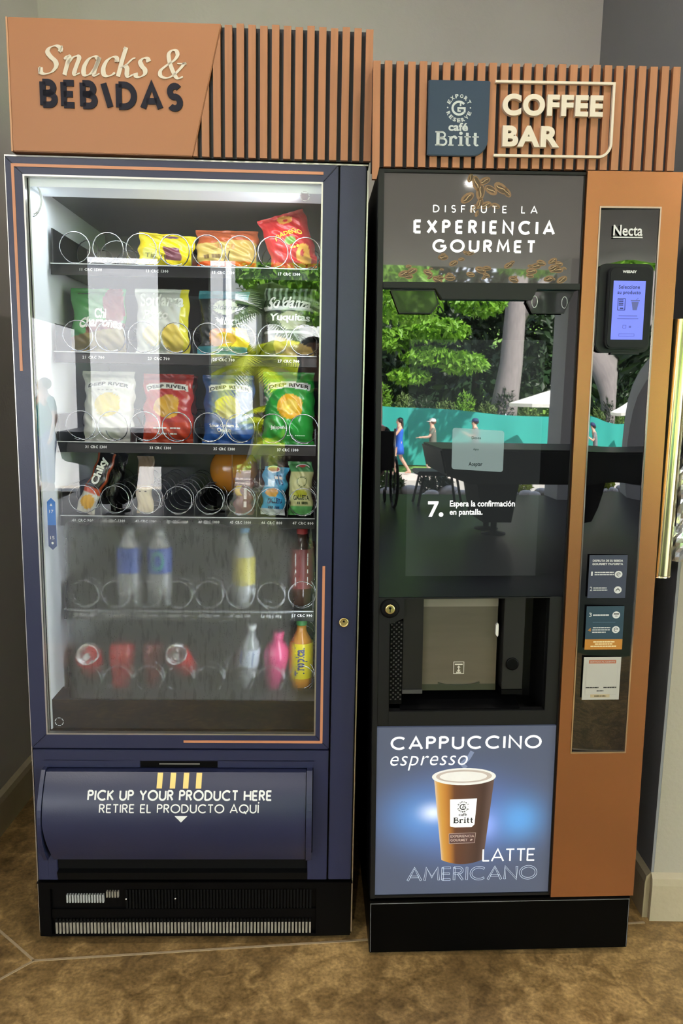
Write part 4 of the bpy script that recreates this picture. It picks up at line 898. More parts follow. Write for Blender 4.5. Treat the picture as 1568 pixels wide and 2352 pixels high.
# ================================================================== goods on the trays
M_foil = mat('printed_foil', (1, 1, 1), .22, attr='Print', noise=.06, nscale=40, bump=.30, bscale=30)
M_matfoil = mat('printed_film', (1, 1, 1), .36, attr='Print', noise=.05, nscale=40, bump=.06, bscale=30)
_inks = {}
def ink(c):
    if c not in _inks: _inks[c] = mat('print_ink_%d' % (len(_inks)+1), srgb(*c), .4, noise=.03)
    return _inks[c]
def ell(s, q, cs, cq, rs, rq): return ((s-cs)/rs)**2+((q-cq)/rq)**2 < 1
def bag(name, label, u, v, d, w, h, t, col, texts=(), tilt=(-.12, 0, 0), group='snack bags on the spiral trays', cat='snack bag', m=None, seed=0, nx=44, ny=56, crimp=.055):
    rr = random.Random(seed); ph = [rr.uniform(0, 6.3) for _ in range(8)]; kx = [rr.uniform(3, 9) for _ in range(4)]; kq = [rr.uniform(3, 9) for _ in range(4)]
    def prof(s, q):
        e = min(q, 1-q)
        if e < crimp: b_ = .002+.0012*(1 if int(q*h/.0011) % 2 else 0)
        else: b_ = .002+t/2*(1-abs(s)**3.2)**.75*min(1, math.sin(math.pi*(q-crimp)/(1-2*crimp)+1e-6)**.55)
        wr = sum(math.sin(kx[i]*s*2+kq[i]*q*5+ph[i]) for i in range(4))/4
        return b_+t*.085*wr*(1-abs(s)**4)
    def sx(s, q): return s*w/2*(1-.05*math.sin(math.pi*q))+.0022*math.sin(kq[0]*q*2.2+ph[5])+.0016*math.sin(kq[1]*q*4+ph[6])
    vs = []; cs = []
    for sd in (1, -1):
        for j in range(ny+1):
            for i in range(nx+1):
                s, q = 2*i/nx-1, j/ny; vs.append((sx(s, q), -sd*prof(s, q)*(1 if sd > 0 else .6), q*h)); cs.append(col(s, q))
    fs = []; n1 = (nx+1)*(ny+1)
    for j in range(ny):
        for i in range(nx):
            a = j*(nx+1)+i; fs += [(a, a+1, a+nx+2, a+nx+1), (n1+a+nx+1, n1+a+nx+2, n1+a+1, n1+a)]
    b = MB(); b.add(vs, fs, 0, True); o = b.build(name, m or M_foil)
    ca = o.data.color_attributes.new('Print', 'FLOAT_COLOR', 'POINT'); ca.data.foreach_set('color', np.array([(*srgb(*c), 1) for c in cs], 'f').ravel())
    o.matrix_world = ML @ Matrix.Translation((u, d, v)) @ Euler(tilt).to_matrix().to_4x4()
    tag(o, label, cat, group)
    for tx in texts:
        s_, (s0, s1, q0, q1), c = tx[0], tx[1], tx[2]; kw = dict(tx[3]) if len(tx) > 3 else {}; bend = kw.pop('bend', 0)
        tv, tf = text_mesh(s_, (s0, s1, q0, q1), **kw); pts = []
        for a, q in tv:
            q2 = q+bend*(1-((2*a-s0-s1)/(s1-s0))**2); q2 = min(.99, max(.01, q2)); pts.append((sx(a, q2), -prof(a, q2)-.0012, q2*h))
        mb = MB(); mb.add(pts, tf); mb.build('lettering', ink(c), o)
    return o
YEL, PUR, ORG, RED, GRN, BLU, WHT, BLK = (222, 200, 20), (120, 70, 110), (205, 95, 40), (190, 30, 35), (60, 150, 60), (40, 90, 160), (225, 225, 220), (22, 22, 24)
W_ = (235, 235, 230)
# top tray
def c_yel(s, q):
    if ell(s, q, .15, .88, .28, .06): return (120, 75, 120)
    if -.02 < s < .55 and .22 < q < .55: return (120, 70, 80)
    if ell(s, q, -.55, .3, .3, .22): return (205, 200, 90)
    return YEL if (int((s+q)*9) % 5) else (232, 215, 60)
bag('snack_bag', 'crumpled yellow snack bag with purple square on top tray', .294, 1.632, .19, .135, .088, .045, c_yel, [('Tia', (-.75, -.35, .25, .36), (110, 110, 60))], (-.25, .06, .03), seed=1)
def c_org(s, q):
    if q > .66+.05*math.sin(s*3): return (190, 92, 52)
    if q < .2: return (225, 90, 30)
    return (205, 178, 100) if s < .2 else (198, 165, 88)
bag('snack_bag', 'orange and straw coloured wide snack bag on top tray', .440, 1.632, .20, .150, .102, .05, c_org, [('-- ---', (-.75, -.2, .26, .34), (120, 90, 40), (('bold', .02),)), ('--- --', (-.5, .3, .46, .58), (190, 140, 80), (('shear', .2),))], (-.22, 0, .0), seed=2)
def c_red(s, q):
    if ell(s, q, .05, .88, .32, .09) and not ell(s, q, .05, .86, .1, .03): return (215, 150, 60)
    if ell(s, q, .45, .24, .30, .16) and not ell(s, q, .42, .26, .09, .05): return (240, 180, 70)
    if ell(s, q, .05, .5, .25, .07): return (110, 150, 60)
    if int(s*14+q*3) % 4 == 0: return (200, 45, 45)
    return RED
bag('snack_bag', 'tilted red snack bag with yellow arched lettering on top tray', .612, 1.630, .17, .112, .142, .05, c_red, [('\u00d1ADE\u00d1O', (-.55, .65, .54, .63), (245, 215, 60), (('bold', .02), ('bend', .06))), ('\u00b7\u00b7\u00b7', (-.1, .3, .36, .40), (245, 215, 60), (('bold', .05),))], (-.15, -.30, .05), seed=3)
# second tray
def c_chi(s, q):
    if ell(s, q, .62, .72, .38, .35): return (120, 50, 48)
    if q < .30+.08*s: return (125, 110, 60)
    if q < .45 and s > -.35: return (110, 55, 45)
    return (70, 140, 75)
bag('snack_bag', 'green and brown pork rind bag on second tray beside side wall', .138, 1.437, .17, .130, .150, .05, c_chi, [('Chi', (-.1, .35, .50, .66), W_, (('bold', .04),)), ('Charrones', (-.6, .95, .34, .50), W_, (('bold', .045), ('bend', .03))), ('----', (-.7, -.25, .895, .905), (20, 40, 20), (('bold', .03),))], seed=4)
def c_sol(s, q):
    if ell(s, q, .4, .22, .4, .22): return (215, 190, 90)
    if s > .72: return (215, 205, 60)
    if ell(s, q, -.35, .25, .35, .15): return (225, 215, 170)
    return (205, 208, 205)
bag('snack_bag', 'pale silver plantain chip bag on second tray', .290, 1.437, .17, .128, .152, .05, c_sol, [('Soldanza', (-.85, .8, .70, .92), (235, 238, 235), (('bold', .03), ('shear', .25))), ('Plato', (-.7, .3, .50, .64), (240, 240, 240), (('bold', .03), ('shear', .15)))], seed=5)
def c_mix(s, q):
    if q > .86: return (60, 130, 145)
    if q < .12: return (60, 140, 155)
    if ell(s, q, -.05, .24, .55, .15): return (190, 120, 60)
    if ell(s, q, .1, .72, .5, .12): return (185, 190, 165)
    if q < .40 and s > .35: return (230, 190, 60)
    return (38, 44, 46)
bag('snack_bag', 'black and teal mixed snack bag on second tray', .435, 1.437, .17, .120, .150, .05, c_mix, [('Mix', (-.35, .5, .44, .56), W_, (('bold', .04),)), ('Soldanza', (-.6, .7, .68, .76), (40, 60, 60), (('shear', .2),))], seed=6)
def c_yuq(s, q):
    if q > .82 and int(s*9) % 2: return (150, 165, 150)
    if ell(s, q, .1, .50, .55, .14): return (150, 150, 125)
    if q < .30 and abs(s-.2) < .75 and q < .22-.1*s: return (165, 140, 80)
    if .66 < q < .71 or .31 < q < .34: return (190, 195, 190)
    return (48, 52, 50)
bag('snack_bag', 'black and silver yucca chip bag on second tray by glass edge', .592, 1.437, .17, .122, .160, .05, c_yuq, [('Soldanza', (-.85, .9, .66, .84), W_, (('bold', .03), ('shear', .25), ('bend', .02))), ('Yuquitas', (-.8, .85, .46, .60), W_, (('bold', .03), ('shear', .15)))], seed=7)
# third tray: kettle chips
def chips(base, banner=W_, pic=(205, 165, 50), low=None, hx=False):
    def f(s, q):
        bq = .78+.035*(1-s*s)
        if abs(q-bq) < .045 and abs(s) < .86: return banner
        if ell(s, q, .02, .52, .52, .17):
            rr = ((s-.02)/.52)**2+((q-.52)/.17)**2
            return pic if rr > .35 or not hx else (225, 190, 80)
        if low and q < .30: return low
        return base if q < .9 else tuple(int(x*.9) for x in base)
    return f
KT = lambda c: ('DEEP RIVER', (-.80, .80, .755, .805), c, (('bold', .035), ('bend', .035), ('space', 1.05)))
bag('snack_bag', 'white kettle chip bag with yellow chips on third tray', .155, 1.222, .18, .125, .172, .055, chips((205, 205, 200), (230, 230, 230), (205, 185, 80)), [KT((70, 75, 80)), ('* * * * *', (-.4, .4, .715, .735), (90, 90, 95))], seed=8)
bag('snack_bag', 'red and orange kettle chip bag on third tray', .298, 1.222, .18, .122, .168, .055, chips((175, 50, 45), W_, (200, 150, 30), (185, 60, 30)), [KT((35, 30, 30)), ('---- ---', (-.55, .55, .20, .22), W_, (('bold', .02),)), ('--- --', (-.4, .4, .12, .14), W_, (('bold', .02),))], seed=9)
bag('snack_bag', 'blue sour cream kettle chip bag on third tray', .445, 1.222, .18, .124, .168, .055, chips((52, 82, 135), W_, (185, 175, 55), (40, 85, 160)), [KT((35, 38, 60)), ('Sour Cream &', (-.75, .45, .235, .285), W_, (('bold', .025),)), ('Onion', (-.45, .1, .165, .225), W_, (('bold', .025),))], seed=10)
bag('snack_bag', 'bright green kettle chip bag on third tray by glass edge', .592, 1.222, .18, .126, .178, .06, chips((45, 150, 60), W_, (220, 165, 35), None, True), [KT((25, 25, 25)), ('Jalape\u00f1o', (-.7, -.05, .20, .26), W_, (('bold', .02),)), ('--- -----', (.0, .7, .12, .135), (190, 230, 190))], seed=11)
# a second bag behind each full front one
for i, (u, v, cf, lb) in enumerate([(.592, 1.437, c_yuq, 'second black and silver yucca chip bag, behind the one by glass edge'), (.592, 1.222, chips((45, 150, 60)), 'second bright green kettle chip bag, behind the one by glass edge'), (.298, 1.222, chips((175, 50, 45), W_, (200, 150, 30), (185, 60, 30)), 'second red kettle chip bag, tucked behind the front red one'), (.445, 1.222, chips((52, 82, 135), W_, (185, 175, 55)), 'second blue kettle chip bag, tucked behind the front blue one')]):
    bag('snack_bag', lb, u-.004, v, .255, .122, .165, .05, cf, (), seed=20+i, nx=24, ny=30)
# fourth tray: slim bars and biscuits
def c_chiky(s, q):
    if q < .30: return (215, 160, 40) if ell(s, q, 0, .17, .75, .11) else (210, 205, 195)
    if q < .40: return (200, 70, 25)
    if abs(abs(s)-.85) < .1: return (160, 70, 40)
    return (26, 23, 23)
def vtext(o, s_, box, c, y, up=True):
    """lettering running up the pack: box in (x0,x1,z0,z1)"""
    x0, x1, z0, z1 = box; v, f = text_mesh(s_, (z0, z1, x0, x1), bold=.045); mb = MB(); mb.add([(x0+x1-b_, y, a) for a, b_ in v], f); mb.build('lettering', ink(c), o)
G4 = 'bars and biscuits on the fourth tray'
o = bag('biscuit_bar', 'slim dark chocolate biscuit pack leaning in leftmost spiral of the fourth tray', .098, 1.052, .150, .044, .160, .022, c_chiky, (), (-.22, .36, .0), G4, 'biscuit pack', seed=12, nx=20, ny=44, crimp=.03); vtext(o, 'Chiky', (-.012, .012, .072, .142), W_, -.0150)
bag('biscuit_bar', 'black biscuit pack standing behind the slim dark chocolate biscuit pack', .125, 1.052, .215, .055, .150, .025, lambda s, q: (30, 28, 29) if int(q*16+s*4) % 5 else (66, 64, 64), (), (-.2, .25, 0), G4, 'biscuit pack', seed=13, nx=20, ny=40, crimp=.03)
def c_tan(s, q): return (198, 182, 152) if q < .42 else ((120, 98, 75) if .42 < q < .5 else (112, 92, 78))
bag('snack_bar', 'upright tan wrapped bar in a spiral of the fourth tray', .244, 1.052, .150, .040, .140, .020, c_tan, [('• •', (-.5, .5, .37, .39), (60, 50, 40))], (-.16, 0, 0), G4, 'snack bar', m=M_matfoil, seed=14, nx=20, ny=36, crimp=.03)
bag('snack_bar', 'maroon wrapped bar with small yellow panel in a spiral of the fourth tray', .484, 1.052, .150, .046, .090, .020, lambda s, q: (215, 180, 60) if (-.9 < s < -.25 and .52 < q < .80) else (112, 62, 58), (), (-.16, 0, 0), G4, 'snack bar', seed=15, nx=20, ny=30, crimp=.04)
vtext(bpy.data.objects['snack_bar.001'], '-- ----', (.001, .008, .018, .066), (215, 200, 195), -.0125)
def c_bokb(s, q):
    if q < .12: return (215, 225, 230)
    if ell(s, q, -.1, .46, .55, .09): return (215, 150, 60)
    if .62 < q < .82 and 0 < s < .75: return (30, 70, 130) if int(s*8) % 2 == 0 else (75, 175, 225)
    return (70, 170, 220)
o = bag('biscuit_bag', 'sky blue cookie bag in a spiral of the fourth tray', .556, 1.052, .155, .060, .118, .035, c_bokb, [('GALLETA', (-.6, .7, .22, .33), (25, 60, 110), (('bold', .03), ('shear', .2), ('bend', .02))), ('-- --', (.08, .7, .74, .80), W_, (('bold', .04),)), ('--- ---', (-.4, .5, .13, .18), (30, 80, 130))], (-.14, .05, 0), G4, 'cookie bag', seed=16, nx=28, ny=44)
def oval(o, cx, cz, rx, rz, y):
    mb = MB(); mb.add([(x, y, z) for x, z in arc(cx, cz, rx, rz, 0, 360, 20)[:-1]], [tuple(range(20))]); e = mb.build('brand_oval', ink((235, 235, 235)), o); mb = MB(); mb.add([(x, y-.0004, z) for x, z in arc(cx, cz, rx*.82, rz*.76, 0, 360, 20)[:-1]], [tuple(range(20))]); mb.build('oval_core', ink((185, 40, 45)), e)
oval(o, -.004, .112, .016, .008, -.012)
def c_bokg(s, q):
    if q > .80: return (95, 170, 110)
    if q < .16: return (110, 190, 110)
    if ell(s, q, 0, .40, .6, .07): return (205, 205, 60)
    if ell(s, q, .1, .62, .45, .10) and not ell(s, q, .1, .62, .38, .082): return (90, 110, 60)
    return (222, 222, 160)
o = bag('biscuit_bag', 'pale yellow and green cookie bag in rightmost spiral of the fourth tray', .6235, 1.052, .155, .058, .132, .035, c_bokg, [('GALLETA', (-.65, .7, .27, .36), (50, 60, 30), (('bold', .03), ('shear', .2), ('bend', .02))), ('-- ----', (-.4, .5, .20, .25), (60, 80, 40))], (-.14, 0, 0), G4, 'cookie bag', seed=17, nx=28, ny=44); oval(o, .004, .117, .017, .0085, -.008)
bag('biscuit_bag', 'brown cookie bag standing behind the sky blue one', .567, 1.052, .215, .056, .140, .035, lambda s, q: (92, 72, 68) if q < .9 else (50, 45, 45), (), (-.1, 0, 0), G4, 'cookie bag', seed=18, nx=20, ny=30)
bag('biscuit_bag', 'dark plum cookie bag between the amber tub and the sky blue bag', .515, 1.052, .225, .050, .105, .035, lambda s, q: (70, 32, 42) if q < .8 else (52, 30, 36), (), (-.1, 0, 0), G4, 'cookie bag', seed=19, nx=20, ny=30)
r = empty('amber_tub', 'big round amber wrapped sweet tub behind two spirals of the fourth tray', 'sweet tub'); r.matrix_world = ML @ Matrix.Translation((.452, .235, 1.1535))
b = MB(); b.ball((0, 0, 0), (.0615, .045, .0600), 32, 20); b.build('wrapped_shell', mat('amber_film', (.52, .20, .022), .16, noise=.25, nscale=18, coat=.3), r)
b = MB(); b.box(-.0012, .0012, -.0462, -.040, -.05, .05); b.build('seam', mat('amber_seam', (.30, .11, .015), .3), r)
b = MB(); b.box(-.04, .04, -.03, .03, -.1010, -.056); b.build('carton_stand', M_blackm, r)
# ---- bottles on the fifth tray
def bottle(name, label, u, v, d, prof, mat_, cap=None, lab=None, tilt=(0, 0, 0), group='bottles on the lower trays', cat='bottle', seg=22):
    r = empty(name, label, cat, group=group); r.matrix_world = ML @ Matrix.Translation((u, d, v)) @ Euler(tilt).to_matrix().to_4x4()
    b = MB(); b.lathe(prof, seg); b.build('bottle_body', mat_, r)
    if cap: z, rc, hc, mc = cap; b = MB(); b.lathe([(rc*.96, z), (rc, z+.002), (rc, z+hc-.002), (rc*.9, z+hc)], seg); b.build('cap', mc, r)
    if lab:
        z0, z1, rl, ml, s_, c = lab; b = MB(); b.lathe([(rl, z0), (rl, z1)], seg, cap=False); L = b.build('label', ml, r)
        if s_:
            mb = MB(); tv, tf = text_mesh(s_, (z0+.1*(z1-z0), z1-.1*(z1-z0), -rl*.55, rl*.55), bold=.03); pts = []
            for a, t in tv: an = t/rl; pts.append((-math.sin(an)*(rl+.0008), -math.cos(an)*(rl+.0008), a))
            mb.add(pts, tf); mb.build('lettering', ink(c), L)
    return r
PR = lambda R, H: [(R*.8, 0), (R, .006), (R, H*.30), (R*.96, H*.36), (R, H*.45), (R, H*.66), (R*.82, H*.78), (R*.45, H*.90), (R*.42, H*.93), (R*.42, H)]
M_water = mat('clear_bottle', (.50, .52, .53), .1, spec=.6, noise=.08); M_cola = mat('cola_brown', (.06, .025, .012), .1, spec=.6, noise=.1); M_bluedrink = mat('blue_drink', (.04, .10, .42), .15, spec=.6, noise=.05)
M_capb = mat('cap_blue', (.12, .35, .6), .4); M_capr = mat('cap_red', (.5, .03, .03), .4); M_capg = mat('cap_green', (.08, .35, .1), .4); M_capw = mat('cap_white', (.75, .75, .75), .4)
M_labb = mat('label_blue', (.06, .14, .60), .4, noise=.05); M_laby = mat('label_yellow', (.62, .55, .12), .4, noise=.05); M_labr = mat('label_dark_red', (.22, .04, .035), .4, noise=.05); M_labw = mat('label_pale', (.55, .6, .68), .4, noise=.05)
bottle('drink_bottle', 'water bottle with royal blue label in the misted tray, left of its twin', .205, .819, .165, PR(.030, .200), M_water, (.200, .014, .014, M_capw), (.088, .150, .0306, M_labb, '', W_))
bottle('drink_bottle', 'water bottle with green mark on royal blue label in the misted tray', .278, .819, .165, PR(.030, .200), M_water, (.200, .014, .014, M_capw), (.088, .150, .0306, M_labb, 'O', (90, 190, 190)))
bottle('drink_bottle', 'pale bottle with yellow label and light blue cap in the misted tray', .484, .819, .165, PR(.029, .190), M_water, (.190, .014, .016, M_capb), (.060, .130, .0296, M_laby, '', W_))
bottle('drink_bottle', 'brown bottle with red cap and upright white lettering at the clear glass edge', .628, .819, .165, PR(.029, .185), M_cola, (.185, .014, .015, M_capr), (.050, .150, .0296, M_labr, '-- - ---', W_))
bottle('drink_bottle', 'second brown bottle with red cap behind the one at the clear glass edge', .630, .819, .235, PR(.029, .185), M_cola, (.185, .014, .015, M_capr), (.050, .150, .0296, M_labr, '', W_))
# ---- cans and bottles on the bottom tray
CANP = [(.024, 0), (.030, .006), (.031, .012), (.031, .108), (.029, .115), (.026, .119), (.026, .121)]
M_red = mat('can_red', (.80, .03, .035), .3, metal=.0, noise=.05); M_alu = mat('can_alu', (.80, .80, .80), .22, metal=.6, noise=.05); M_pink = mat('pink_drink', (.75, .06, .22), .2, spec=.6, noise=.1); M_orange = mat('orange_juice', (.75, .33, .05), .15, spec=.6, noise=.1); M_peach = mat('clear_pet', (.28, .29, .30), .12, noise=.1)
def can(label, u, d, tilt, mb_, v=.605):
    r = empty('drink_can', label, 'drink can', group='cans on the bottom tray'); r.matrix_world = ML @ Matrix.Translation((u, d, v)) @ Euler(tilt).to_matrix().to_4x4()
    b = MB(); b.lathe(CANP, 26); b.build('can_body', mb_, r); b = MB(); b.lathe([(.0262, .1205), (.027, .1222), (.0255, .1226), (.0235, .1210), (.0, .1210)], 26, cap=False); L = b.build('can_lid', M_alu, r)
    b = MB(); b.ball((0, -.006, .1222), (.008, .010, .0008), 12, 6); b.build('pull_tab', M_alu, L); return r
can('red drink can tipped forward showing its silver top, in leftmost spiral of the bottom tray', .097, .215, (.95, .15, 0), M_red, v=.638)
can('red drink can showing its silver top, beside the empty spiral of the bottom tray', .330, .215, (.95, -.1, 0), M_red, v=.640)
bottle('drink_bottle', 'red drink bottle with pale streak on the bottom tray, second spiral', .181, .605, .165, [(.022, 0), (.025, .006), (.027, .05), (.032, .08), (.031, .110), (.024, .118), (.024, .120)], M_red, None, (.004, .078, .0272, mat('label_crimson', (.66, .05, .055), .3, noise=.1), '', W_))
bottle('drink_bottle', 'shorter dull red drink bottle on the bottom tray, third spiral', .256, .605, .175, [(.020, 0), (.022, .006), (.023, .05), (.027, .085), (.026, .108), (.022, .114), (.022, .116)], mat('dull_red', (.42, .035, .04), .3, noise=.1), None, None)
bottle('drink_bottle', 'clear bottle with pale blue label on the bottom tray', .484, .605, .170, PR(.029, .165), M_peach, (.165, .013, .013, M_capw), (.070, .118, .0298, M_labw, '----', (60, 90, 170)), tilt=(.12, .12, 0))
bottle('drink_bottle', 'hot pink drink bottle on the bottom tray', .559, .605, .170, [(.020, 0), (.024, .006), (.026, .05), (.032, .082), (.031, .104), (.02, .122), (.014, .128), (.014, .14)], M_pink, (.138, .015, .014, M_pink), None, tilt=(.05, .08, 0))
bottle('drink_bottle', 'orange juice bottle with yellow label at the glass edge of the bottom tray', .629, .605, .165, PR(.0295, .165), M_orange, (.165, .014, .014, M_capg), (.030, .122, .0302, mat('label_lemon', (.80, .68, .02), .35, noise=.05), 'Tropical', (50, 60, 120)))
# ================================================================== the open side and the garden, mirrored in the glass
GRN_Z = -1.05
M_lawn = mat('lawn', (.16, .30, .045), .9, noise=.4, nscale=6); M_stone = mat('pebble_bed', (.42, .38, .33), .9, noise=.7, nscale=9); M_path = mat('garden_path', (.55, .47, .42), .9, noise=.2, nscale=3)
def ground():
    prof = [(EDGE-.002, -.02, 0), (-9.2, -.10, 0), (-12, -.40, 0), (-16, -.80, 0), (-19.5, -1.04, 1), (-21.8, -1.05, 2), (-27, -1.05, 2), (-30, .2, 2), (-36, 3.0, 2), (-48, 7.0, 2)]
    b = MB(); X = (-40, 46)
    for (y0, z0, m), (y1, z1, _) in zip(prof[:-1], prof[1:]): b.add([(X[0], y0, z0), (X[0], y1, z1), (X[1], y1, z1), (X[1], y0, z0)], [(0, 1, 2, 3)], m)
    o = b.build('ground', [M_stone, M_path, M_lawn]); struct(o)
    b = MB(); b.add([(-40, -12, -.42), (XL-.2, -12, -.42), (XL-.2, 2, -.08), (-40, 2, -.08)], [(0, 1, 2, 3)]); b.add([(XR+.2, -12, -.42), (46, -12, -.42), (46, 2, -.08), (XR+.2, 2, -.08)], [(0, 1, 2, 3)]); struct(b.build('ground_terrace', M_path))
ground()
rng = np.random.default_rng(5)
def leaves(name, blobs, n, size, m, parent=None, aspect=.45, droop=.3, loc=(0, 0, 0)):
    """foliage mesh: n folded leaves scattered through ellipsoid blobs (x,y,z,rx,ry,rz)"""
    B = np.array(blobs, float); wgt = (B[:, 3]*B[:, 4]+B[:, 3]*B[:, 5]+B[:, 4]*B[:, 5]); idx = rng.choice(len(B), n, p=wgt/wgt.sum())
    d = rng.normal(size=(n, 3)); d /= np.linalg.norm(d, axis=1, keepdims=True); r = rng.uniform(.55, 1.05, (n, 1))**.6
    c = B[idx, :3]+d*r*B[idx, 3:]
    t = d*.5+rng.normal(size=(n, 3))*.6; t[:, 2] -= droop; t /= np.linalg.norm(t, axis=1, keepdims=True)
    u = np.cross(t, d+rng.normal(size=(n, 3))*.5); u /= np.linalg.norm(u, axis=1, keepdims=True)+1e-9; w = np.cross(u, t); s = size*rng.uniform(.6, 1.3, (n, 1))
    V = np.stack([c-t*s*.5, c+u*s*aspect*.5+w*s*.08, c+t*s*.5, c-u*s*aspect*.5+w*s*.08], 1).reshape(-1, 3)
    F = np.arange(4*n).reshape(n, 4); tri = np.concatenate([F[:, [0, 1, 2]], F[:, [0, 2, 3]]])
    me = bpy.data.meshes.new(name); me.from_pydata(V.tolist(), [], tri.tolist()); me.materials.append(m); o = bpy.data.objects.new(name, me); COL.objects.link(o); o.location = loc
    if parent: o.parent = parent
    return o
M_lf1 = mat('leaf_bright', (.20, .42, .03), .5, noise=.6, nscale=2, transl=.35); M_lf2 = mat('leaf_deep', (.022, .05, .014), .5, noise=.5, nscale=2, transl=.2); M_lf3 = mat('leaf_olive', (.13, .20, .05), .6, noise=.5, nscale=3, transl=.25); M_palm = mat('palm_leaf', (.50, .55, .03), .4, noise=.35, nscale=2, transl=.45); M_bark = mat('bark_grey', (.24, .21, .20), .9, noise=.4, nscale=5, stretch=(3, 3, .6)); M_barkd = mat('bark_dark', (.08, .06, .045), .9, noise=.4)
def tree(name, label, x, y, z, h, blobs, n, size, ml, mb_=None, tr=.16, group=None, aspect=.45):
    r = empty(name, label, 'tree', (x, y, z), group=group)
    b = MB(); b.tube([(0, 0, -.1), (.05, 0, h*.4), (-.03, .05, h)], [tr, tr*.8, tr*.45], 10); b.build('trunk', mb_ or M_barkd, r)
    leaves('foliage', blobs, n, size, ml, r, aspect); return r
# bright feathery tree hanging over the fence, just beyond the lawn
tree('leafy_tree', 'bright green feathery tree leaning over the turquoise fence, mirrored in black glass', 3.3, -20.6, GRN_Z, 4.5, [(.2, 0, 5.0, 1.2, .8, .5), (1.6, .2, 4.2, 1.0, .6, .35), (2.4, .2, 3.3, .75, .5, .30), (1.5, .2, 3.45, .9, .5, .25), (2.8, .2, 5.0, .8, .5, .4), (.4, .2, 3.9, .6, .5, .3), (-1.5, 0, 5.6, 1.4, .9, .6), (.9, .1, 2.9, .6, .4, .22), (4.3, -.2, 6.2, 1.0, .7, .4)], 5200, .26, M_lf1, group=None)
# dark wood behind
k = 0
for x, y, sc in ((-6, -31, 1.2), (-1.5, -33, 1.1), (2.2, -30, 1.0), (5.2, -32, 1.15), (8.6, -30.5, 1.05), (12.5, -32, 1.2), (17, -31, 1.1), (21, -33, 1.2)):
    zz = .2+(-30-y)*.35; h = 6.6*sc
    tree('forest_tree', 'dark dense tree in the wood behind the turquoise fence', x, y, zz, h, [(0, 0, h*.95, 2.6*sc, 2.2*sc, 2.6*sc), (1.4, .8, h*.5, 2.0*sc, 1.6*sc, 1.6*sc), (-1.5, .8, h*.55, 2.0*sc, 1.6*sc, 1.8*sc), (0, 1.2, h*.22, 2.4*sc, 1.4*sc, 1.3*sc), (.5, 0, h*1.4, 2.3*sc, 1.6*sc, 2.2*sc), (-1.9, .3, h*1.15, 1.8*sc, 1.4*sc, 2.0*sc)], 5200, .5, M_lf2, group='dark trees of the wood', aspect=.5)
r = empty('big_trunk_tree', 'big tree with tall pale grey trunk behind the turquoise fence', 'tree', (8.3, -25.2, GRN_Z))
b = MB(); b.tube([(.0, 0, -.1), (.02, 0, 1.5), (.25, 0, 3.5), (.30, .1, 6.0), (.5, .1, 9)], [.62, .50, .40, .34, .25], 14); b.tube([(.25, 0, 4.6), (1.0, .2, 6.0), (2.2, .3, 7.6)], [.2, .16, .1], 10); b.build('trunk', M_bark, r); leaves('foliage', [(.6, 0, 9.5, 2.4, 2, 1.2), (2.4, 0, 8.2, 1.6, 1.4, 1.0)], 2600, .35, M_lf1, r)
# hedge plants showing over the fence
for i in range(9):
    x = 3.2+i*.72; y = -24.6-.25*(i % 2); s = rng.uniform(.8, 1.15); m = (M_lf3, M_lf1, M_lf3, M_lf2)[i % 4]
    rr = empty('hedge_shrub', 'leafy shrub growing just behind the turquoise fence', 'shrub', (x, y, GRN_Z), group='shrubs behind the fence'); leaves('foliage', [(0, 0, 1.2*s, .5, .35, 1.1*s), (.1, 0, 2.1*s, .35, .3, .55*s)], 700, .2, m, rr, .25, -.5); b = MB(); b.tube([(0, 0, 0), (0, 0, 1.8*s)], [.03, .015], 6); b.build('stem', M_barkd, rr)
# turquoise screen fence
M_teal = mat('fence_cloth', (.035, .42, .37), .7, noise=.12, nscale=1.2, bump=.05, bscale=2, transl=.25)
r = empty('screen_fence', 'turquoise cloth screen fence across the garden, mirrored in black glass', 'fence', (0, 0, 0))
b = MB(); N = 60; vs = []
for i in range(N+1):
    t = i/N; x = 1.2+13.5*t; y = -23.6-.25*math.sin(t*9)-.03*math.sin(t*70); top = .98-.052*(x-3.3)+.03*math.sin(t*22); vs += [(x, y, GRN_Z+.05), (x, y, top)]
b.add(vs, [(2*i, 2*i+2, 2*i+3, 2*i+1) for i in range(N)], 0, True); b.add([(x, y-.015, z) for x, y, z in vs], [(2*i+1, 2*i+3, 2*i+2, 2*i) for i in range(N)], 0, True); b.build('cloth', M_teal, r)
for i in range(7):
    t = i/6; x = 1.2+13.5*t; b = MB(); b.tube([(x, -23.75-.25*math.sin(t*9), GRN_Z-.1), (x, -23.75-.25*math.sin(t*9), 1.0-.052*(x-3.3))], .03, 8); b.build('post', M_steel, r)
# garden parasols
def parasol(x, y, R, label):
    r = empty('garden_parasol', label, 'parasol', (x, y, GRN_Z), group='white garden parasols')
    b = MB(); n = 8; b.add([(0, 0, 2.62)]+[(R*math.cos(math.pi*2*i/n), R*math.sin(math.pi*2*i/n), 2.18) for i in range(n)]+[(R*math.cos(math.pi*2*i/n), R*math.sin(math.pi*2*i/n), 2.08) for i in range(n)], [(0, 1+i, 1+(i+1) % n) for i in range(n)]+[(1+(i+1) % n, 1+i, 9+i, 9+(i+1) % n) for i in range(n)]); b.build('canopy', mat('parasol_white', (.82, .78, .72), .8, noise=.04, transl=.3), r)
    b = MB(); b.tube([(0, 0, 0), (0, 0, 2.65)], .025, 8); b.build('pole', M_steel, r); b = MB(); b.lathe([(.25, 0), (.25, .05), (.05, .09)], 20); b.build('base', M_blackm, r)
parasol(8.75, -21.3, 1.35, 'white garden parasol nearest the big grey trunk'); parasol(12.2, -22.2, 1.4, 'white garden parasol beyond the corner pillar')
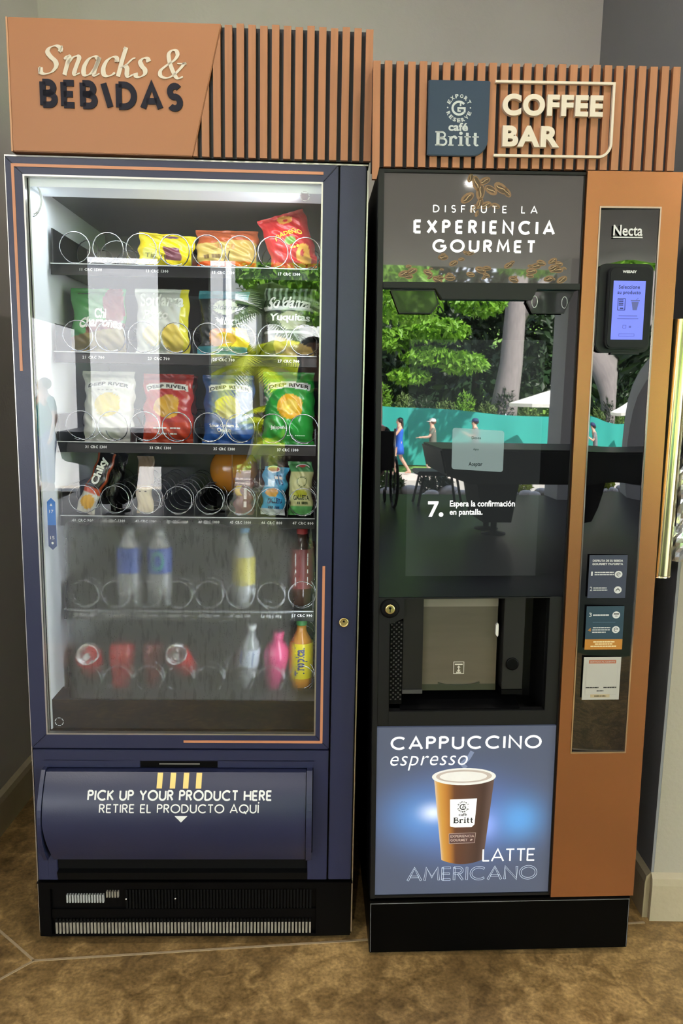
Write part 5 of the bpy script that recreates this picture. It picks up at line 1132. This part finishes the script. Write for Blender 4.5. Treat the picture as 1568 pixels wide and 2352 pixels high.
# low planting and stones beside the floor edge
for i in range(26):
    x = 1.4+i*.155+rng.uniform(-.04, .04); s = rng.uniform(.09, .17); b = MB(); b.ball((0, 0, s*.35), (s, s*.8, s*.55), 10, 7); o = b.build('garden_stone', mat('stone_pale', (.62, .56, .52), .85, noise=.35, nscale=12), None, (x, -9.35-rng.uniform(0, .5), -.13)); tag(o, 'pale rounded stone in the bed along the open floor edge', 'stone', 'stones along the floor edge')
for i, (x, m) in enumerate(((1.7, M_lf2), (2.2, M_lf3), (2.9, M_lf2), (3.95, M_palm), (4.15, M_palm))):
    rr = empty('border_plant', 'yellow green bush beside the corner pillar' if m is M_palm else 'low grassy plant in the stone bed along the floor edge', 'plant', (x, -9.75, -.16), group='yellow bushes by the pillar' if m is M_palm else 'grassy border plants'); leaves('foliage', [(0, 0, .16, .24, .2, .17)], 420, .12, m, rr, .3, -.5); b = MB(); b.tube([(0, 0, 0), (0, 0, .2)], .012, 6); b.build('stem', M_barkd, rr)
# palms by the white building
def palm(x, y, z, h, nf, L, label, m, seed):
    r = empty('palm_tree', label, 'palm', (x, y, z), group=None); q = random.Random(seed)
    b = MB(); b.tube([(0, 0, 0), (.05, 0, h*.5), (0, .03, h)], [.09, .075, .06], 10); b.build('trunk', M_bark, r)
    b = MB()
    for i in range(nf):
        a = 2*math.pi*i/nf+q.uniform(-.2, .2); el = q.uniform(.15, 1.15); pts = []
        for k in range(15): t = k/14; rr_ = L*(t*math.cos(el)+.12*t*t); zz = h+L*(t*math.sin(el)-.75*t*t*(1.1-el*.4)); pts.append(Vector((rr_*math.cos(a), rr_*math.sin(a), zz)))
        b.tube(pts, .010, 5); sd = Vector((-math.sin(a), math.cos(a), 0))
        for k in range(1, 15):
            t = k/14; ll = L*.34*math.sin(math.pi*(.12+.80*t)); d = (pts[k]-pts[k-1]).normalized()
            for sg in (1, -1):
                for o2 in (0, .5):
                    p = pts[k]-(pts[k]-pts[k-1])*o2; tip = p+sd*sg*ll*.8+d*ll*.5+Vector((0, 0, -ll*.30)); wv = d*.034; b.add([p-wv, p+wv, tip], [(0, 1, 2)])
    b.build('fronds', m, r)
palm(-.15, -13.2, -.5, 2.35, 20, 1.35, 'yellow green palm in front of the white building, tallest of the palms', M_palm, 1)
palm(.75, -12.6, -.45, 1.35, 18, 1.2, 'low yellow green palm beside the tallest palm', M_palm, 2)
palm(-.05, -15.2, -.7, 3.7, 12, 1.6, 'dark slender palm behind the yellow green palms', mat('palm_dark', (.10, .16, .05), .5, noise=.3, transl=.3), 3)
palm(.35, -11.6, -.36, .9, 16, .95, 'shortest yellow green palm nearest the floor edge', M_palm, 4)
# white neighbouring buildings
M_wb = mat('white_render', (.84, .84, .84), .85, noise=.03, nscale=1); M_wb2 = mat('grey_render', (.40, .405, .42), .85, noise=.05, nscale=1)
r = empty('white_building', 'plain pale grey building wall close outside the pillars', 'building', (0, -13.4, -.55)); b = MB(); b.box(-6.0, -.62, -1.2, 0, 0, 5.2); b.build('wall', M_wb2, r); b = MB(); b.box(-6.0, -.62, 0, .06, 4.2, 4.5); b.build('cornice', M_wb, r); b = MB(); b.box(-.70, -.60, 0, .1, 0, 5.2); b.build('downpipe', M_wb, r)
r = empty('white_house', 'bright white house behind the palms with grey edged end wall', 'house', (0, -24, -1.05)); b = MB(); b.box(-4.5, -.62, -2.4, 0, 0, 5.65); b.build('wall', M_wb, r); b = MB(); b.box(-.62, -.42, -2.4, .06, 0, 5.7); b.box(-4.5, -.42, -2.45, .08, 5.65, 5.8); b.build('gutter', M_steel, r); b = MB(); b.box(-.41, 3.4, -2.4, .8, 3.80, 4.45); b.build('balcony_band', M_wb, r); b = MB(); b.box(-.41, 3.4, -2.4, -.2, 0, 3.8); b.build('lower_wall', mat('house_ochre', (.55, .48, .25), .85, noise=.1), r)
r = empty('white_villa', 'long white villa wall seen through the open side', 'building', (-8.5, -12, -.4)); b = MB(); b.box(-4, 0, -14, 11, 0, 4.6); b.build('wall', M_wb, r); b = MB(); b.box(-4.2, .3, -14.2, 11.2, 4.6, 4.8); b.build('roof', M_wb2, r)
for i in range(5):
    rr = empty('border_plant', 'grassy plant in front of the white villa', 'plant', (-4.6-.25*i, -10.6-.5*i, -.35), group='grassy plants by the villa'); leaves('foliage', [(0, 0, .25, .3, .3, .3)], 260, .22, M_lf1, rr, .2, -.6); b = MB(); b.tube([(0, 0, 0), (0, 0, .3)], .012, 6); b.build('stem', M_barkd, rr)
tree('leafy_tree', 'broad green tree right of the palms, mirrored in the glass door', 1.9, -17.5, -.9, 4.6, [(0, 0, 5.4, 2.2, 1.3, 1.0), (-1.6, .3, 5.0, 1.2, 1.0, .6), (1.5, .2, 4.6, 1.2, 1.0, .7), (-.4, .3, 4.25, 1.3, .9, .4), (-2.6, 0, 5.9, 1.5, 1.2, .7)], 5200, .26, M_lf1)

# ---- furniture inside the pavilion
r = empty('game_table', 'long game table under a fitted black cover on the pavilion floor', 'game table', (0, 0, 0))
b = MB(); b.prism([(2.06, .85), (2.12, .60), (2.36, .52), (4.9, .52), (5.2, .60), (5.25, .85)], -6.45, -5.45); b.build('cover', mat('cover_black', (.010, .014, .016), .35, noise=.2), r, bevel=.02)
for x0 in (2.46, 4.35):
    b = MB(); b.prism([(x0, .53), (x0+.08, .13), (x0+.36, .13), (x0+.42, .53)], -6.2, -5.6); b.build('leg', M_blackm, r)
    for y in (-6.0, -5.72): b = MB(); b.lathe([(.12, 0), (.12, .012), (.03, .025), (.03, .14)], 18, (x0+.22, y, 0)); b.build('levelling_foot', M_black, r)
r = empty('game_table', 'second long black covered game table near the open side', 'game table', (-2.9, -.9, 0))
b = MB(); b.prism([(1.05, .90), (1.12, .60), (1.4, .55), (2.75, .55), (3.0, .6), (3.08, .90)], -6.45, -5.45); b.build('cover', MATS['cover_black'], r, bevel=.02)
for x0 in (1.35, 2.45):
    b = MB(); b.prism([(x0, .56), (x0+.08, .13), (x0+.36, .13), (x0+.42, .56)], -6.2, -5.6); b.build('leg', M_blackm, r)
    for y in (-6.0, -5.72): b = MB(); b.lathe([(.12, 0), (.12, .012), (.03, .025), (.03, .14)], 18, (x0+.22, y, 0)); b.build('levelling_foot', M_black, r)
r = empty('bench', 'low dark bench on four splayed legs near the floor edge', 'bench', (2.52, -7.75, 0))
b = MB(); b.prism([(-.30, .40), (-.27, .37), (.27, .37), (.30, .40), (.27, .425), (-.27, .425)], -.22, .22); b.build('seat', mat('bench_dark', (.03, .033, .035), .5, noise=.1), r)
for sx in (-1, 1):
    for sy in (-1, 1): b = MB(); b.tube([(sx*.20, sy*.15, .38), (sx*.27, sy*.2, 0)], .016, 8); b.build('leg', M_blackm, r)
r = empty('wheelchair', 'black wheelchair with an occupant, mirrored at the door edge', 'wheelchair', (1.66, -7.45, 0))
for sx in (-.27, .27):
    b = MB(); b.tube([(sx, .30*math.cos(a), .30+.30*math.sin(a)) for a in [2*math.pi*i/28 for i in range(28)]], .018, 8, closed=True)
    for i in range(8): a = math.pi*i/8; b.tube([(sx, .29*math.cos(a), .30+.29*math.sin(a)), (sx, -.29*math.cos(a), .30-.29*math.sin(a))], .003, 5)
    b.build('wheel', M_black, r); b = MB(); b.tube([(sx*.8, .38, .08+.08*math.cos(a)) if 0 else (sx*.8, -.42+.08*math.sin(a), .081+.08*math.cos(a)) for a in [2*math.pi*i/18 for i in range(18)]], .012, 6, closed=True); b.build('caster', M_black, r)
    b = MB(); b.tube([(sx*.85, .25, .95), (sx*.85, .2, .5), (sx*.85, -.3, .48), (sx*.85, -.42, .15)], .013, 8); b.build('side_frame', M_steel, r)
b = MB(); b.box(-.22, .22, -.22, .22, .46, .50); b.build('seat', M_blackm, r); b = MB(); b.box(-.22, .22, .2, .235, .5, .92); b.build('backrest', M_blackm, r)

# ---- people
SKIN = mat('skin', (.55, .33, .24), .55, noise=.08, nscale=20); HAIRB = mat('hair_dark', (.02, .014, .012), .5, noise=.3, nscale=60, stretch=(1, 1, .2)); HAIRN = mat('hair_brown', (.16, .075, .035), .5, noise=.3, nscale=60)
def skin(name, verts, edges, rad, m, parent, sub=2, root=0):
    me = bpy.data.meshes.new(name); me.from_pydata(verts, edges, []); o = bpy.data.objects.new(name, me); COL.objects.link(o)
    md = o.modifiers.new('skin', 'SKIN'); md.use_smooth_shade = True
    for i, r_ in enumerate(rad): me.skin_vertices[0].data[i].radius = (r_ if isinstance(r_, tuple) else (r_, r_))
    me.skin_vertices[0].data[root].use_root = True
    s_ = o.modifiers.new('sub', 'SUBSURF'); s_.levels = sub; s_.render_levels = sub
    dg = bpy.context.evaluated_depsgraph_get(); nm = bpy.data.meshes.new_from_object(o.evaluated_get(dg)); bpy.data.objects.remove(o); bpy.data.meshes.remove(me)
    nm.name = name; nm.materials.clear(); nm.materials.append(m); nm.polygons.foreach_set('use_smooth', [True]*len(nm.polygons)); q = bpy.data.objects.new(name, nm); COL.objects.link(q); q.parent = parent; return q
def person(label, loc, rz, H=1.65, armL=None, armR=None, legs=((.0, .0), (.0, .0)), dress=None, shirt=None, trousers=None, hair=HAIRB, long_hair=False, cap=None, seated=False, lean=0):
    """figure facing -y; arms = (elbow, wrist) offsets from the shoulder; legs = (knee dy, ankle dy)"""
    r = empty('person', label, 'person', loc, (0, 0, rz)); k = H/1.70; V = []; E = []; R = []
    def v(p, rad, par=None):
        V.append((p[0]*k, p[1]*k, p[2]*k)); R.append(tuple(x*k for x in rad) if isinstance(rad, tuple) else rad*k); i = len(V)-1
        if par is not None: E.append((par, i))
        return i
    hz = .52 if seated else .92; L = lean
    pel = v((0, 0, hz), (.145, .105)); wa = v((0, -L*.25, hz+.18), (.120, .090), pel); ch = v((0, -L*.6, hz+.38), (.145, .105), wa); nb = v((0, -L*.9, hz+.52), (.075, .065), ch); nk = v((0, -L-.015, hz+.585), .052, nb)
    jaw = v((0, -L-.03, hz+.645), (.066, .080), nk); cr = v((0, -L-.015, hz+.735), (.074, .092), jaw); v((0, -L-.01, hz+.775), (.05, .065), cr)
    nose = v((0, -L-.115, hz+.672), .013, jaw)
    hands = []; sh = {}
    for sx, arm in ((-1, armL), (1, armR)):
        s_ = v((sx*.175, -L*.8, hz+.49), .052, nb); el, wr = arm or ((sx*.05, .03, -.27), (sx*.06, -.05, -.52))
        P = (sx*.175, -L*.8, hz+.49); e = v(tuple(P[i]+el[i] for i in range(3)), .040, s_); w = v(tuple(P[i]+wr[i] for i in range(3)), .026, e)
        d = Vector(wr)-Vector(el); d.normalize(); u = d.cross(Vector((0, 0, 1))); u = u.normalized() if u.length > .1 else Vector((0, 1, 0))
        W = Vector(P)+Vector(wr); pm = v(tuple(W+d*.06), (.034, .018), w); hands.append(W+d*.09); sh[sx] = (P, el, wr)
        for f, (o_, ln) in enumerate(((-.026, .060), (-.009, .070), (.009, .066), (.026, .052))): a = v(tuple(W+d*.085+u*o_), .0095, pm); v(tuple(W+d*(.085+ln)+u*o_*1.1+Vector((0, -.012, -.008))), .008, a)
        a = v(tuple(W+d*.045+u*.036*(1 if sx < 0 else -1)), .0105, pm); v(tuple(W+d*.085+u*.054*(1 if sx < 0 else -1)), .0085, a)
    for sx, (kd, ad) in ((-1, legs[0]), (1, legs[1])):
        h = v((sx*.092, 0, hz-.04), .088, pel)
        if seated: kn = v((sx*.10, -.42, hz-.02), .062, h); an = v((sx*.10, -.46, .09), .040, kn); to = v((sx*.11, -.60, .035), (.042, .028), an)
        else: kn = v((sx*.095, kd, .50), .060, h); an = v((sx*.095, ad, .085), .038, kn); to = v((sx*.10, ad-.15, .030), (.042, .026), an); v((sx*.095, ad+.05, .035), .034, an)
    skin('body', V, E, R, SKIN, r)
    def seg(nm, pts, rad, m): return skin(nm, [tuple(x*k for x in p) for p in pts], [(i, i+1) for i in range(len(pts)-1)], [tuple(y*k for y in x) if isinstance(x, tuple) else x*k for x in rad], m, r)
    # hair
    b = MB(); b.ball((0, -L*k+.012*k, (hz+.715)*k), (.088*k, .100*k, .092*k), 18, 12)
    if long_hair: b.ball((0, (-L+.075)*k, (hz+.57)*k), (.085*k, .045*k, .17*k), 16, 10)
    b.build('hair', hair, r); b = MB()
    for sx in (-1, 1): b.ball((sx*.030*k, (-L-.098)*k, (hz+.695)*k), (.010*k, .006*k, .006*k), 8, 6)
    b.build('eyes', M_ink, r); b = MB(); b.ball((0, (-L-.104)*k, (hz+.632)*k), (.022*k, .006*k, .006*k), 10, 6); b.build('mouth', mat('lips', (.45, .16, .13), .5), r)
    if cap:
        b = MB(); b.lathe([(.103*k, (hz+.715)*k), (.104*k, (hz+.75)*k), (.085*k, (hz+.80)*k), (.03*k, (hz+.825)*k)], 22, (0, -L*k, 0)); b.prism_x([((-L-.20)*k, (hz+.722)*k), ((-L-.06)*k, (hz+.735)*k), ((-L-.06)*k, (hz+.715)*k)], -.07*k, .07*k); b.build('cap', cap, r)
    if dress:
        b = MB(); zt = hz+.45
        b.lathe([(.205*k, (.62)*k), (.185*k, .80*k), (.155*k, hz*k), (.128*k, (hz+.18)*k), (.155*k, (hz+.36)*k), (.150*k, (hz+.44)*k), (.10*k, (hz+.50)*k)], 22); o = b.build('dress', dress, r)
        for vv in o.data.vertices: vv.co.y = vv.co.y*.78-L*.5*k
    if shirt:
        seg('shirt', [(0, 0, hz-.10), (0, 0, hz), (0, -L*.25, hz+.18), (0, -L*.6, hz+.38), (0, -L*.9, hz+.50)], [(.172, .135), (.172, .13), (.15, .115), (.172, .125), (.10, .08)], shirt)
        for sx in (-1, 1): P, el, wr = sh[sx]; seg('sleeve', [(sx*.12, P[1], P[2]-.01), P, tuple(P[i]+el[i]*.75 for i in range(3))], [.07, .064, .055], shirt)
    if trousers:
        seg('trousers_waist', [(0, 0, hz+.10), (0, 0, hz), (0, 0, hz-.12)], [(.155, .118), (.160, .122), (.160, .122)], trousers)
        for sx, (kd, ad) in ((-1, legs[0]), (1, legs[1])): seg('trouser_leg', [(sx*.092, 0, hz-.04), (sx*.10, -.42, hz-.02), (sx*.10, -.46, .13)] if seated else [(sx*.075, 0, hz+.07), (sx*.095, kd*.1, hz-.10), (sx*.095, kd, .50), (sx*.095, ad, .12)], [.102, .074, .058] if seated else [.10, .118, .076, .058], trousers)
    return r, hands, k
HALF = math.pi/2
walk = ((-.18, -.10), (.08, .36))
C_dress = mat('dress_blue', (.015, .10, .50), .7, noise=.15, nscale=8); C_grey = mat('shirt_grey', (.16, .17, .18), .8, noise=.1); C_cream = mat('cloth_cream', (.55, .42, .30), .8, noise=.1); C_dark = mat('cloth_dark', (.015, .015, .018), .8, noise=.1); C_maroon = mat('cloth_maroon', (.10, .022, .03), .8, noise=.1); C_teal = mat('cloth_teal', (.02, .16, .16), .8, noise=.1); C_capw = mat('cap_cream', (.75, .70, .65), .8); C_capn = mat('cap_navy', (.02, .03, .10), .8); C_olive = mat('top_olive', (.12, .13, .10), .8, noise=.1)
pr, hd, k = person('person with long dark hair in a short blue dress walking with a pink balloon', (4.05, -21.0, -1.03), -HALF, 1.66, legs=walk, dress=C_dress, long_hair=True, armL=((-.03, -.16, -.22), (.0, -.38, -.12)), armR=((.03, -.14, -.22), (.0, -.36, -.14)))
b = MB(); b.ball((0, 0, 0), (.26, .26, .24), 22, 14); q = b.build('balloon_body', mat('balloon_pink', (.80, .22, .50), .25, noise=.05), None); r = empty('balloon', 'big pink balloon carried by the person in the blue dress', 'balloon', (3.42, -21.0, .22)); q.parent = r
b = MB(); b.tube([(0, 0, -.23), (.10, 0, -.28), (.19, .02, -.30)], .006, 6); b.build('knot', MATS['balloon_pink'], r)
person('person in a pale cap and olive top walking past the turquoise fence', (5.05, -20.95, -1.03), -HALF, 1.64, legs=walk, shirt=C_olive, trousers=C_cream, hair=HAIRN, cap=C_capw, armL=((-.03, -.14, -.23), (0, -.38, -.25)), lean=.03)
person('person in a navy cap and grey shirt walking past the turquoise fence', (6.35, -21.0, -1.03), -HALF, 1.66, legs=walk, shirt=C_grey, trousers=C_dark, cap=C_capn, armL=((-.02, -.12, -.24), (0, -.34, -.12)), lean=.04)
person('person seated in the wheelchair with brown hair and dark clothes', (1.66, -7.42, 0), 0, 1.55, shirt=C_dark, trousers=C_dark, hair=HAIRN, long_hair=True, seated=True, armL=((-.08, -.08, -.24), (-.06, -.28, -.28)), armR=((.08, -.08, -.24), (.06, -.28, -.28)))
person('person in teal top standing outside the open side', (-2.95, -9.6, -.16), -2.4, 1.62, shirt=C_teal, trousers=mat('denim', (.06, .12, .25), .8, noise=.1), hair=HAIRN)
ph, hd, k = person('person in dark maroon clothes facing the machines, holding up a phone to take the picture', (.70, -2.16, 0), math.pi, 1.60, shirt=C_maroon, trousers=C_dark, long_hair=True, armL=((-.06, -.12, -.20), (.11, -.33, -.03)), armR=((.06, -.12, -.20), (-.11, -.33, -.03)))
r = empty('phone', 'black phone held upright in both hands of the person in maroon', 'phone', (.70, -1.752, 1.325)); b = MB(); b.box(-.037, .037, -.0042, .0042, -.075, .075); b.build('phone_body', M_black, r, bevel=.003); b = MB(); b.lathe([(.007, .0042), (.007, .0062), (.005, .0065)], 16, (.019, 0, .055), 'y'); b.build('camera_lens', M_blackglass, r)
